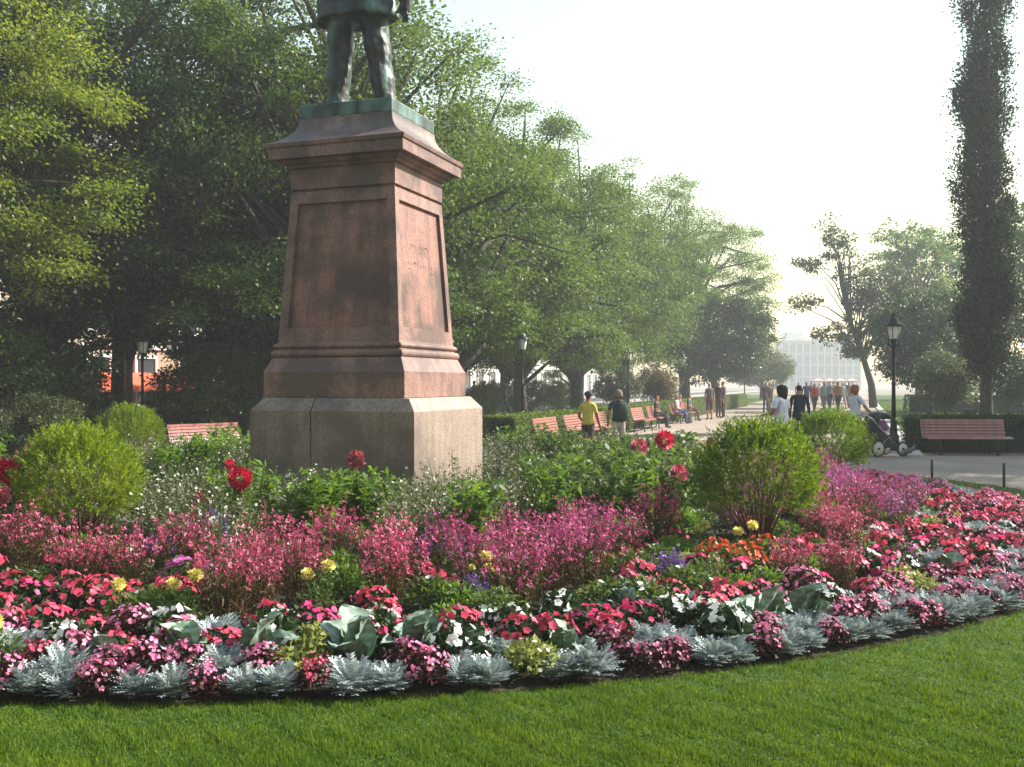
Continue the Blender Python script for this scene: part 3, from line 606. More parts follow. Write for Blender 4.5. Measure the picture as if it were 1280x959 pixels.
# ------------------------------------------------------------------ hedges
def hedge(name, pts, h, n, ls, mat, label, near=None):
    """pts: rectangle corners (x, y) in order"""
    r = empty(name, (pts[0][0], pts[0][1], 0)); tag(r, label, 'hedge'); o = np.array(pts[0])
    P = np.array(pts) - o; g = G(); c = P.mean(0); Q = c + (P-c)*np.array([0.985, 0.985])
    g.add([(x, y, 0) for x, y in Q] + [(x, y, h-0.03) for x, y in Q], [(0, 1, 5, 4), (1, 2, 6, 5), (2, 3, 7, 6), (3, 0, 4, 7), (4, 5, 6, 7)])
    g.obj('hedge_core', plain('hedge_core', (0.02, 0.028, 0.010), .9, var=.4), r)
    rng = np.random.default_rng(int(abs(o[0]*100))+5); faces = [(P[i], P[(i+1) % 4], 'w') for i in range(4)] + [(None, None, 't')]
    ar = [np.linalg.norm(P[(i+1) % 4]-P[i])*h for i in range(4)] + [np.linalg.norm(P[1]-P[0])*np.linalg.norm(P[2]-P[1])*1.5]
    pos, nrm = [], []
    for (a, b, k), A in zip(faces, ar):
        m = int(n*A/sum(ar)); u = rng.random(m); v = rng.random(m)
        if near: u2 = u**near
        else: u2 = u
        if k == 'w':
            e = b-a; nn = np.array([e[1], -e[0]])/np.linalg.norm(e)
            uu = u2 if np.linalg.norm(b) > np.linalg.norm(a) else 1-u2
            pos.append(np.column_stack([a+np.outer(uu, e), v*h])); nrm.append(np.tile([nn[0], nn[1], 0.25], (m, 1)))
        else:
            e1, e2 = P[1]-P[0], P[3]-P[0]
            if np.linalg.norm(e1) > np.linalg.norm(e2): u_, v_ = u2, v
            else: u_, v_ = v, u2
            pos.append(np.column_stack([np.outer(u_, e1)+np.outer(v_, e2), np.full(m, h)])); nrm.append(np.tile([0, 0, 1.0], (m, 1)))
    P3 = np.concatenate(pos); N3 = np.concatenate(nrm); P3 = P3 + rng.normal(0, 0.025, P3.shape)
    D = N3*0.6 + rng.normal(0, 0.7, P3.shape); D[:, 2] += 0.2
    V, F = leaves(P3, D, N3 + rng.normal(0, .5, P3.shape), ls*rng.uniform(.6, 1.3, len(P3)), ls*0.6)
    nobj('hedge_leaves', nmesh('hedge_leaves', V, F, mat), r, 'stuff'); return r
h0x = PX(606, 24.0)
s_h = h0x[0]*Vv[0]+h0x[1]*Vv[1]; t_h = h0x[0]*U[0]+h0x[1]*U[1]
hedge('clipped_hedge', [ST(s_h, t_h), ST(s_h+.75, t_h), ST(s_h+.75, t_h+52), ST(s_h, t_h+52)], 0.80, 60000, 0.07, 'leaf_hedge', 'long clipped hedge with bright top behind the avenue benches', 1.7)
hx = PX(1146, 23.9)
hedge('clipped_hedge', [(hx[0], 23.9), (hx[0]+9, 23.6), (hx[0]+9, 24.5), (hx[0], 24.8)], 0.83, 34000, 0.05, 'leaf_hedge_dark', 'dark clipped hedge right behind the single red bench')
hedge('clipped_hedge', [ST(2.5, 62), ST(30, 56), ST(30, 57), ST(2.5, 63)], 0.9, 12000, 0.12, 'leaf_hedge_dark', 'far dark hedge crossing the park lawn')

# ------------------------------------------------------------------ benches
def make_bench(L=1.9):
    r = empty('bench')
    sl = G(); sl.box((0, 0, 0), (L, 0.055, 0.028)); me = sl.mesh('slat', 'bench_red')
    # seat and back follow a curve: (y, z, tilt)   front of the bench is -Y
    prof = [(-0.26, 0.385, 0.35), (-0.19, 0.405, 0.10), (-0.12, 0.405, -0.05), (-0.05, 0.395, -0.12), (0.02, 0.385, -0.15), (0.09, 0.385, 0.15),
            (0.145, 0.43, 1.05), (0.17, 0.50, 1.25), (0.192, 0.57, 1.3), (0.212, 0.64, 1.32), (0.232, 0.71, 1.35), (0.245, 0.775, 1.45)]
    for y, z, t in prof:
        o = nobj('slat', me, r); o.location = (0, y, z); o.rotation_euler = (t, 0, 0)
    for x in (-L/2+0.3, L/2-0.3):
        g = G(); g.tube([(x, -0.20, 0.0), (x, -0.17, 0.2), (x, -0.19, 0.385)], 0.022, 6); g.tube([(x, 0.19, 0.0), (x, 0.12, 0.18), (x, 0.05, 0.365)], 0.022, 6)
        g.tube([(x, -0.25, 0.365), (x, -0.05, 0.375), (x, 0.085, 0.362), (x, 0.16, 0.42), (x, 0.215, 0.57), (x, 0.265, 0.78)], 0.018, 6)
        g.box((x, -0.2, 0.006), (0.09, 0.09, 0.014)); g.box((x, 0.19, 0.006), (0.09, 0.09, 0.014))
        g.obj('support', 'bench_leg', r)
    return r
bench0 = make_bench()
def put_bench(xy, rz, label, group=None, first=False, s=1.0):
    b = bench0 if first else copy_tree(bench0)
    b.location = (xy[0], xy[1], 0.008); b.rotation_euler = (0, 0, rz); b.scale = (s,)*3
    for k in ('group',):
        if k in b: del b[k]
    tag(b, label, 'bench', group); return b
bx = PX(1211, 23.0)
put_bench((bx[0], 23.15), R(-3), 'red slatted bench standing alone in front of the dark hedge', first=True)
bl = PX(262, 21.9)
put_bench((bl[0], bl[1]), R(52), 'brownish red bench left of the pedestal in front of low shrubs', s=0.95)
# rotation that turns the bench's front (-Y) to the avenue centre
ROTL = math.atan2(Vv[1], Vv[0]) + PI/2           # front faces +v
for i, t in enumerate((23.5, 26.1, 28.7, 34.2, 36.8, 41.5, 44.1)):
    lab = ('sun bleached red bench at the near end of the avenue hedge', 'sunlit red bench second from the near end of the avenue hedge', 'sunlit red bench beside the boy in the yellow shirt')
    put_bench(ST(-7.1, t), ROTL, lab[i] if i < 3 else 'red bench in the far run of benches along the avenue hedge', 'benches along the avenue hedge')

# ------------------------------------------------------------------ lamps
def make_lamp():
    r = empty('street_lamp')
    g = G(); g.lathe([(0.16, 0), (0.16, 0.06), (0.13, 0.09), (0.12, 0.35), (0.09, 0.42), (0.075, 0.7), (0.085, 0.72), (0.06, 0.78)], 12); g.obj('base', 'dark_iron', r)
    g = G(); g.lathe([(0.055, 0.78), (0.045, 1.6), (0.055, 1.62), (0.055, 1.66), (0.042, 1.68), (0.035, 2.5), (0.055, 2.53), (0.055, 2.57), (0.035, 2.6), (0.05, 2.68), (0.07, 2.72)], 12); g.obj('pole', 'dark_iron', r)
    g = G()
    for a in (0, PI/2, PI, 3*PI/2):
        c, s = math.cos(a), math.sin(a); g.tube([(0.04*c, 0.04*s, 2.55), (0.12*c, 0.12*s, 2.58), (0.13*c, 0.13*s, 2.68), (0.10*c, 0.10*s, 2.74)], 0.012, 5)
    g.obj('bracket', 'dark_iron', r)
    g = G(); g.lathe([(0.10, 2.73), (0.105, 2.745), (0.17, 3.05), (0.165, 3.06)], 12); g.obj('lantern_glass', 'lamp_glass', r)
    g = G(); g.lathe([(0.11, 2.715), (0.11, 2.735), (0.0, 2.735)], 12)
    for k in range(6):
        a = 2*PI*k/6; c, s = math.cos(a), math.sin(a); g.tube([(0.108*c, 0.108*s, 2.73), (0.174*c, 0.174*s, 3.05)], 0.008, 4)
    g.obj('lantern_frame', 'dark_iron', r)
    g = G(); g.lathe([(0.25, 3.045), (0.25, 3.065), (0.15, 3.13), (0.11, 3.19), (0.09, 3.24), (0.05, 3.27), (0.035, 3.31), (0.045, 3.34), (0.012, 3.40), (0.004, 3.44)], 12); g.obj('lantern_cap', 'dark_iron', r)
    return r
lamp0 = make_lamp()
for i, (xy, lab) in enumerate(((PX(1117, 24.6), 'dark iron lamp post standing beside the stroller and park lawn'), (PX(178, 25), 'dark iron lamp post in front of the orange awnings'),
        (ST(-10.2, 30.3), 'dark iron lamp post just right of the pedestal behind the hedge'), (ST(-10.0, 44.9), 'dark iron lamp post behind the boy with the backpack'),
        (ST(-9.4, 56.2), 'lamp post in front of the dark round tree, the one beside the russet bush'), (ST(-9.4, 71.4), 'lamp post in front of the dark round tree, above the standing couple'), (ST(-9.4, 88), 'faint far lamp post at the edge of the dark round tree'))):
    l = lamp0 if i == 0 else copy_tree(lamp0)
    l.location = (xy[0], xy[1], 0.008); tag(l, lab, 'lamp', 'lamp posts of the park')
    if i == 1: l.scale = (.88, .88, .88)

# ------------------------------------------------------------------ small street furniture
stake = G(); stake.lathe([(0.022, 0), (0.022, 0.37), (0.016, 0.385), (0.0, 0.388)], 8); stm = stake.mesh('fence_post', 'wood_stake')
for (px, py, lab) in ((1165, 604, 'short dark post at the lawn edge in front of the red bench'), (1255, 610, 'short dark post at the lawn edge, the one nearer the corner'), (742, 592, 'thin dark post beside the boy in the yellow shirt')):
    x, y = GP(px, py); o = nobj('fence_post', stm, loc=(x, y, 0.006)); tag(o, lab, 'post', 'low posts round the lawn')
    if px == 742: o.scale = (0.8, 0.8, 1.9)
bn = empty('litter_bin', (*PX(1210, 38), 0.012)); tag(bn, 'dark square litter bin on the park lawn left of the poplar trunk', 'bin')
g = G(); g.loft([sq(0.17, 0.12), sq(0.21, 0.62)], True, True, 0, False); g.obj('body', 'dark_iron', bn, bevel=.01)
g = G(); g.box((0, 0, 0.645), (0.46, 0.46, 0.05)); g.obj('lid', 'dark_iron', bn, bevel=.01)
g = G(); g.tube([(0, 0, 0), (0, 0, 0.13)], 0.04, 8); g.obj('foot', 'dark_iron', bn)
# pigeon on the gravel
plain('pigeon_grey', (0.045, 0.047, 0.055), 0.5, var=.3, scale=20)
plain('pigeon_leg', (0.3, 0.08, 0.06), 0.6)
pg = empty('pigeon', (*GP(1138, 571), 0.008), R(-60)); pg.scale = (1.05,)*3; tag(pg, 'dark grey pigeon walking on the gravel below the lamp', 'bird')
g = G(); g.tube([(0, -0.19, 0.085), (0, -0.15, 0.095), (0, -0.07, 0.115), (0, 0.0, 0.13), (0, 0.06, 0.15), (0, 0.095, 0.185), (0, 0.115, 0.225), (0, 0.135, 0.245), (0, 0.165, 0.24), (0, 0.185, 0.232)],
    [(0.035, 0.006), (0.035, 0.01), (0.05, 0.04), (0.062, 0.058), (0.056, 0.055), (0.036, 0.036), (0.026, 0.028), (0.027, 0.028), (0.012, 0.012), (0.003, 0.003)], 10)
g.obj('body', 'pigeon_grey', pg)
for sx in (-1, 1):
    g = G(); g.tube([(sx*0.025, 0.0, 0.09), (sx*0.028, 0.008, 0.04), (sx*0.028, 0.0, 0.004)], 0.005, 5); g.tube([(sx*0.028, -0.015, 0.004), (sx*0.028, 0.035, 0.004)], 0.004, 5); g.obj('leg', 'pigeon_leg', pg)

# ------------------------------------------------------------------ people
def person_mesh(name, lh=(0.24, 0.08, 0.82), rh=(0.24, 0.08, 0.82), le=None, re=None, stride=0.0, sit=False, shorts=True, sleeve=1.22, long_hair=False):
    """faces +Y; 1.70 m; slots: skin, top, bottom, shoes, hair"""
    V, E, Rr = [], [], []
    def v(p, r): V.append(p); Rr.append(r if isinstance(r, tuple) else (r, r)); return len(V)-1
    def e(a, b): E.append((a, b))
    dz = -0.45 if sit else 0.0
    pel = v((0, 0, 0.95+dz), (0.155, 0.115)); bel = v((0, 0, 1.10+dz), (0.14, 0.105)); ch = v((0, 0.005, 1.27+dz), (0.165, 0.115)); ub = v((0, 0, 1.39+dz), (0.12, 0.085))
    nk = v((0, 0.005, 1.47+dz), 0.052); jw = v((0, 0.035, 1.545+dz), (0.066, 0.075)); hd = v((0, 0.015, 1.62+dz), (0.078, 0.092)); tp = v((0, 0.005, 1.685+dz), 0.05)
    for a, b in ((pel, bel), (bel, ch), (ch, ub), (ub, nk), (nk, jw), (jw, hd), (hd, tp)): e(a, b)
    for sx, hand, elb in ((-1, lh, le), (1, rh, re)):
        sh = v((sx*0.175, 0, 1.385+dz), 0.058)
        w = Vector((sx*hand[0], hand[1], hand[2]+dz)); S = Vector((sx*0.175, 0, 1.385+dz))
        if elb: el = Vector((sx*elb[0], elb[1], elb[2]+dz))
        else: el = S.lerp(w, 0.52) + Vector((sx*0.02, -0.05, 0))
        ei = v(tuple(el), 0.042); f = w - el; f.normalize()
        wi = v(tuple(w), 0.028); pa = v(tuple(w + f*0.07), (0.036, 0.02)); fi = v(tuple(w + f*0.15 + Vector((0, 0.015, 0))), (0.024, 0.014)); th = v(tuple(w + f*0.08 + Vector((-sx*0.02, 0.045, 0))), 0.013)
        for a, b in ((ub, sh), (sh, ei), (ei, wi), (wi, pa), (pa, fi), (pa, th)): e(a, b)
    for sx in (-1, 1):
        st_ = stride*sx
        hp = v((sx*0.09, 0.0, 0.87+dz), 0.098)
        if sit:
            kn = v((sx*0.12, 0.42, 0.46), 0.065); an = v((sx*0.12, 0.40, 0.09), 0.042); to = v((sx*0.13, 0.54, 0.04), (0.042, 0.03))
        else:
            kn = v((sx*0.095, st_*0.5+0.02, 0.49), 0.066); an = v((sx*0.10, st_*0.85-0.02, 0.085), 0.042); to = v((sx*0.115, st_*0.85+0.13, 0.035), (0.042, 0.032))
        for a, b in ((pel, hp), (hp, kn), (kn, an), (an, to)): e(a, b)
    me = bpy.data.meshes.new(name); me.from_pydata([tuple(p) for p in V], E, [])
    o = bpy.data.objects.new(name, me); col.objects.link(o)
    sk = o.modifiers.new('skin', 'SKIN'); sk.use_smooth_shade = True
    for i, r in enumerate(Rr): me.skin_vertices[0].data[i].radius = r; me.skin_vertices[0].data[i].use_root = (i == 0)
    o.modifiers.new('sub', 'SUBSURF').levels = 2
    dg = bpy.context.evaluated_depsgraph_get(); m2 = bpy.data.meshes.new_from_object(o.evaluated_get(dg))
    bpy.data.objects.remove(o, do_unlink=True); m2.name = name
    mi = []
    for p in m2.polygons:
        x, y, z = p.center; z -= dz; ax = abs(x)
        arm = ax > 0.185 and 0.6 < z < 1.36 or (sit and ax > .19 and z > .95)
        if sit and p.center[2] < 0.62 and p.center[1] > 0.05: k = 2 if p.center[2] > 0.12 else 3
        elif z > 1.50: k = 4 if (z > 1.665 or (y < 0.0 and z > (1.42 if long_hair else 1.54))) else 0
        elif z > 1.445: k = 4 if (long_hair and y < -0.02) else 0
        elif arm or (y > .16 and z > .8 and not sit): k = 1 if z > sleeve else 0
        elif z > 0.93: k = 1
        elif z < 0.10: k = 3
        elif z < 0.46 and shorts: k = 0
        else: k = 2
        mi.append(k)
    while len(m2.materials) < 5: m2.materials.append(None)
    m2.polygons.foreach_set('material_index', mi); m2.update(); return m2
CM = {}
def cm(c, rough=0.8):
    if c not in CM: CM[c] = plain('cloth_%d' % len(CM), c, rough, var=0.15, scale=14, spec=0.2)
    return CM[c]
SK, SK2 = (0.42, 0.23, 0.15), (0.30, 0.155, 0.095)
def person(me, xy, face, h, top, bot, hair, label, shoes=(0.05, 0.045, 0.04), skin=SK, group=None, z=0.008, wide=1.0):
    o = nobj('person', me); o.location = (xy[0], xy[1], z); o.rotation_euler = (0, 0, face); s = h/1.70; o.scale = (s*wide, s*wide, s)
    for sl, c in zip(o.material_slots, (skin, top, bot, shoes, hair)): sl.link = 'OBJECT'; sl.material = cm(c)
    tag(o, label, 'person', group); return o
pm_stand = person_mesh('standing_body'); pm_long = person_mesh('standing_body_long', shorts=False, sleeve=0.9, lh=(0.22, 0.1, 0.85)); pm_walk = person_mesh('walking_body', stride=0.32, shorts=False, rh=(0.24, 0.2, 0.84), lh=(0.24, -0.12, 0.84))
pm_walk2 = person_mesh('walking_body_b', stride=-0.3, shorts=True, rh=(0.24, -0.1, 0.84), lh=(0.24, 0.2, 0.84), long_hair=True)
pm_hold = person_mesh('holding_body', lh=(0.14, 0.30, 1.05), le=(0.25, 0.02, 1.1), rh=(0.14, 0.30, 1.08), re=(0.25, 0.02, 1.12), long_hair=True, shorts=False)
pm_push = person_mesh('pushing_body', lh=(0.2, 0.42, 0.98), le=(0.26, 0.12, 1.12), rh=(0.2, 0.42, 0.98), re=(0.26, 0.12, 1.12), stride=0.25, shorts=False)
pm_boy = person_mesh('boy_body', lh=(0.2, 0.24, 0.90), le=(0.25, 0.0, 1.12), rh=(0.22, 0.2, 0.86), shorts=True)
pm_sit = person_mesh('sitting_body', lh=(0.12, 0.28, 1.0), le=(0.25, 0.05, 1.1), rh=(0.12, 0.3, 1.0), re=(0.25, 0.05, 1.1), sit=True, shorts=False)
# boy in yellow with a cap
b1 = person(pm_boy, PX(735, 20.6), R(-35), 1.47, (0.62, 0.55, 0.10), (0.075, 0.055, 0.05), (0.05, 0.03, 0.03), 'boy in yellow T-shirt, dark cap and brown shorts on the path', skin=SK2)
g = G(); g.lathe([(0.092, 1.60), (0.098, 1.63), (0.095, 1.67), (0.075, 1.705), (0.03, 1.722), (0.0, 1.724)], 14, (0, 0.01, 0)); g.box((0, 0.13, 1.625), (0.13, 0.12, 0.012), rx=-0.15)
nobj('cap', g.mesh('cap', cm((0.06, 0.035, 0.075))), b1)
b2 = person(pm_boy, PX(773, 21.4), R(8), 1.50, (0.03, 0.045, 0.08), (0.52, 0.47, 0.40), (0.30, 0.24, 0.17), 'boy in navy T-shirt and pale shorts wearing a backpack', skin=SK)
g = G(); g.tube([(0.06, -0.13, 0.98), (0.06, -0.2, 1.02), (0.06, -0.21, 1.2), (0.06, -0.19, 1.34), (0.06, -0.13, 1.40)], [(0.10, 0.05), (0.125, 0.07), (0.13, 0.075), (0.12, 0.06), (0.07, 0.03)], 10)
g.tube([(0.1, -0.1, 1.38), (0.11, 0.03, 1.46), (0.11, 0.13, 1.3), (0.12, 0.05, 1.08)], 0.022, 6)
nobj('backpack', g.mesh('backpack', cm((0.03, 0.06, 0.045))), b2)
def hair_cap(o, c, long=False):
    g = G(); g.loft([ring(0, -0.045, 1.40 if long else 1.52, 0.075, 0.045, 12), ring(0, -0.035, 1.50, 0.10, 0.075, 12), ring(0, -0.02, 1.58, 0.108, 0.10, 12), ring(0, -0.01, 1.65, 0.10, 0.105, 12), ring(0, 0.0, 1.70, 0.07, 0.08, 12), ring(0, 0, 1.722, 0.02, 0.02, 12)])
    nobj('hair', g.mesh('hair', cm(c)), o)
hair_cap(b2, (0.20, 0.16, 0.12))
w1 = person(pm_hold, PX(977, 20.4), R(40), 1.60, (0.66, 0.70, 0.82), (0.40, 0.46, 0.55), (0.02, 0.014, 0.012), 'dark haired person in a loose white shirt behind the round bushes', skin=SK2, wide=1.15)
hair_cap(w1, (0.02, 0.013, 0.011), True)
w2 = person(pm_long, PX(999, 23.5), R(-10), 1.62, (0.02, 0.028, 0.055), (0.03, 0.03, 0.04), (0.02, 0.015, 0.012), 'person in dark navy clothes beside the one in white')
w3 = person(pm_push, PX(1069, 23.2), R(-68), 1.60, (0.62, 0.66, 0.74), (0.05, 0.07, 0.14), (0.27, 0.095, 0.05), 'red haired person in white top pushing the stroller')
hair_cap(w3, (0.30, 0.10, 0.05))
# crowd down the avenue: (pixel column, depth, pose, height, facing deg, top, bottom, hair, label)
BLK, BRN, GRY, BLD = (0.02, 0.016, 0.014), (0.09, 0.05, 0.03), (0.35, 0.33, 0.31), (0.38, 0.27, 0.14)
crowd = [
 (887, 45, pm_stand, 1.68, 20, (0.10, 0.09, 0.09), (0.13, 0.055, 0.05), GRY, 'grey haired person in dark top standing beside the couple'),
 (898, 47, pm_long, 1.72, -60, (0.07, 0.035, 0.03), (0.09, 0.04, 0.035), BLD, 'person in brown coat standing in the couple on the avenue'),
 (904, 47.5, pm_long, 1.76, 60, (0.045, 0.025, 0.02), (0.03, 0.02, 0.02), BRN, 'person in very dark coat standing in the couple on the avenue'),
 (1018, 55, pm_walk, 1.66, 180, (0.55, 0.05, 0.03), (0.05, 0.05, 0.07), BLK, 'person in bright red top walking on the avenue'),
 (1008, 60, pm_long, 1.75, 170, (0.10, 0.10, 0.12), (0.06, 0.06, 0.07), BRN, 'person in charcoal jacket walking behind the red top'),
 (1030, 58, pm_walk, 1.74, 185, (0.32, 0.34, 0.38), (0.18, 0.19, 0.22), BRN, 'person in grey shirt and grey trousers in the crowd'),
 (1037, 62, pm_walk, 1.78, 175, (0.16, 0.20, 0.25), (0.012, 0.012, 0.015), BRN, 'person in slate shirt and black trousers in the crowd'),
 (1047, 56, pm_walk, 1.76, 185, (0.56, 0.22, 0.08), (0.014, 0.014, 0.016), BLK, 'person in orange top and black trousers in the crowd'),
 (1053, 64, pm_walk2, 1.72, 190, (0.25, 0.42, 0.42), (0.25, 0.3, 0.33), BLD, 'person in turquoise top in the crowd'),
 (1061, 66, pm_walk, 1.78, 175, (0.22, 0.14, 0.12), (0.10, 0.09, 0.10), BRN, 'person in brown top at the edge of the crowd'),
 (1024, 72, pm_walk2, 1.7, 10, (0.5, 0.45, 0.42), (0.2, 0.18, 0.2), BLD, 'person in beige top and long fair hair in the crowd'),
 (1042, 78, pm_walk, 1.8, 0, (0.45, 0.15, 0.14), (0.08, 0.09, 0.13), BRN, 'person in faded red shirt deep in the crowd'),
 (1034, 84, pm_walk, 1.78, 180, (0.58, 0.58, 0.6), (0.1, 0.12, 0.2), BLK, 'person in pale shirt and blue jeans deep in the crowd'),
 (1056, 90, pm_long, 1.8, 180, (0.07, 0.08, 0.10), (0.07, 0.08, 0.1), BLK, 'person dressed all in dark grey deep in the crowd'),
 (1014, 88, pm_walk, 1.76, 0, (0.10, 0.13, 0.28), (0.25, 0.22, 0.2), BRN, 'person in blue jacket and tan trousers deep in the crowd'),
 (1066, 80, pm_walk2, 1.7, 20, (0.55, 0.28, 0.33), (0.3, 0.25, 0.25), BLD, 'person in pink top near the leaning tree'),
 (998, 76, pm_long, 1.74, 180, (0.15, 0.10, 0.09), (0.05, 0.05, 0.06), BRN, 'person in dark brown jacket at the near side of the crowd'),
 (962, 50, pm_walk, 1.70, 200, (0.16, 0.11, 0.10), (0.28, 0.23, 0.2), BRN, 'person in brown shirt walking by the sunlit gravel'),
 (957, 58, pm_long, 1.74, 190, (0.07, 0.07, 0.085), (0.05, 0.05, 0.06), BLK, 'person in black jacket near the pale small round tree'),
]
for px, d, me, h, fc, tp_, bt, hr, lab in crowd: person(me, PX(px, d), R(fc), h, tp_, bt, hr, lab, group='people walking on the avenue')
street = [(593, 50, pm_walk, (0.45, 0.40, 0.38), (0.08, 0.08, 0.1), BRN, 'person in beige top on the street pavement'), (617, 47, pm_long, (0.32, 0.10, 0.10), (0.2, 0.13, 0.1), BLD, 'person in dull red top on the street pavement'),
    (633, 46, pm_walk, (0.08, 0.09, 0.16), (0.03, 0.03, 0.05), BLK, 'person in dark blue top on the street pavement'), (643, 48, pm_walk2, (0.45, 0.45, 0.48), (0.07, 0.08, 0.12), BRN, 'person in light grey top on the street pavement'), (606, 52, pm_walk, (0.05, 0.05, 0.055), (0.06, 0.05, 0.05), BLK, 'person in black on the street pavement')]
for px, d, me, tp_, bt, hr, lab in street: person(me, PX(px, d), R(60), 1.72, tp_, bt, hr, lab, group='people on the street pavement', z=0.10)
for i, (t, tp_, bt, hr, lab) in enumerate(((38.6, (0.08, 0.05, 0.05), (0.05, 0.05, 0.07), BRN, 'person in dark brown top sitting on an avenue bench'), (41.2, (0.55, 0.53, 0.52), (0.09, 0.12, 0.22), GRY, 'person in pale top and blue jeans sitting on an avenue bench'), (41.9, (0.30, 0.09, 0.09), (0.1, 0.08, 0.08), BRN, 'person in maroon top sitting on an avenue bench'), (44.4, (0.12, 0.13, 0.16), (0.14, 0.08, 0.07), BLK, 'person in charcoal top sitting on an avenue bench'))):
    person(pm_sit, ST(-7.15, t if i else 36.9), ROTL + PI, 1.68, tp_, bt, hr, lab, group='people sitting on the avenue benches', z=-0.02)

# stroller
sx_, sy_ = PX(1098, 22.6)
stl = empty('stroller', (sx_, sy_, 0.008), R(-68)); tag(stl, 'dark baby stroller with big pale wheels, red and green bags below', 'stroller')
plain('stroller_cloth', (0.022, 0.022, 0.028), 0.8); plain('rubber', (0.02, 0.02, 0.02), .8); plain('pale_rim', (0.5, 0.48, 0.45), .5); plain('purple_cloth', (0.22, 0.07, 0.24), .8); plain('steel', (0.4, 0.4, 0.4), .35, .8)
for x in (-0.27, 0.27):
    for y, r_ in ((-0.25, 0.19), (0.45, 0.17)):
        wh = empty('wheel', (x, y, r_)); wh.parent = stl
        g = G(); n = 20
        g.loft([[(0.018*sx, (r_-0.02)*math.cos(2*PI*k/n)+dr*math.cos(2*PI*k/n), (r_-0.02+0)*math.sin(2*PI*k/n)+dr*math.sin(2*PI*k/n)) for k in range(n)] for sx, dr in ((-1, -.015), (-1, .015), (0, .02), (1, .015), (1, -.015), (-1, -.015))], True, False); g.obj('tyre', 'rubber', wh)
        g = G(); g.loft([[(xx, rr_*math.cos(2*PI*k/n), rr_*math.sin(2*PI*k/n)) for k in range(n)] for xx, rr_ in ((-.014, .03), (-.010, r_-.03), (.010, r_-.03), (.014, .03))]); g.obj('rim', 'pale_rim', wh)
        g = G(); g.tube([(-.03, 0, 0), (.03, 0, 0)], .028, 8); g.obj('hub', 'rubber', wh)
g = G()
for x in (-0.22, 0.22):
    g.tube([(x, -0.25, 0.19), (x, 0.1, 0.42), (x, 0.45, 0.17)], 0.013, 6); g.tube([(x, 0.42, 0.2), (x, 0.0, 0.52), (x, -0.38, 0.86), (x*0.9, -0.5, 0.93)], 0.013, 6)
g.tube([(-.2, -.5, .93), (.2, -.5, .93)], 0.018, 6); g.obj('frame', 'steel', stl)
g = G(); g.loft([[(x*.9, -.22, .38), (x, -.30, .75), (x, .1, .5), (x, .42, .48), (x*.9, .42, .36), (x*.9, .1, .32)] for x in (-.22, -.1, .1, .22)]); g.obj('seat', 'stroller_cloth', stl, bevel=.02)
g = G()
g.loft([[(x, 0.0+0.30*math.cos(a)*w_, 0.62+0.36*math.sin(a)*w_) for a in np.linspace(R(35), R(185), 10)] for x, w_ in ((-.24, .85), (-.2, 1), (0, 1.06), (.2, 1), (.24, .85))], False, False); hd_ = g.obj('hood', 'stroller_cloth', stl); sm_ = hd_.modifiers.new('thick', 'SOLIDIFY'); sm_.thickness = .012
g = G(); g.tube([(0, -.12, .62), (0, -.05, .72), (0, 0.1, .68), (0, .25, .62)], [.08, .13, .13, .05], 10); g.obj('blanket', 'purple_cloth', stl)
g = G(); g.box((0, .1, .21), (.4, .5, .03)); g.tube([(-.2, -.14, .3), (.2, -.14, .3)], .01, 5); g.obj('basket', 'stroller_cloth', stl)
for (x, y, c, nm, lab) in ((-0.02, -0.05, (0.5, 0.05, 0.06), 'shopping_bag', 'red bag in the basket under the stroller'), (0.0, 0.24, (0.06, 0.22, 0.15), 'shopping_bag', 'green bag in the basket under the stroller')):
    p = Matrix.Rotation(R(-68), 3, 'Z') @ Vector((x, y, 0.0)); g = G(); g.loft([ring(0, 0, 0, .14, .10, 12), ring(0, 0, .10, .16, .125, 12, .06), ring(0, 0, .18, .13, .11, 12, .1), ring(0, 0, .22, .05, .05, 12, .1)])
    o = g.obj(nm, cm(c), None, loc=(sx_+p.x, sy_+p.y, 0.232)); tag(o, lab, 'bag')

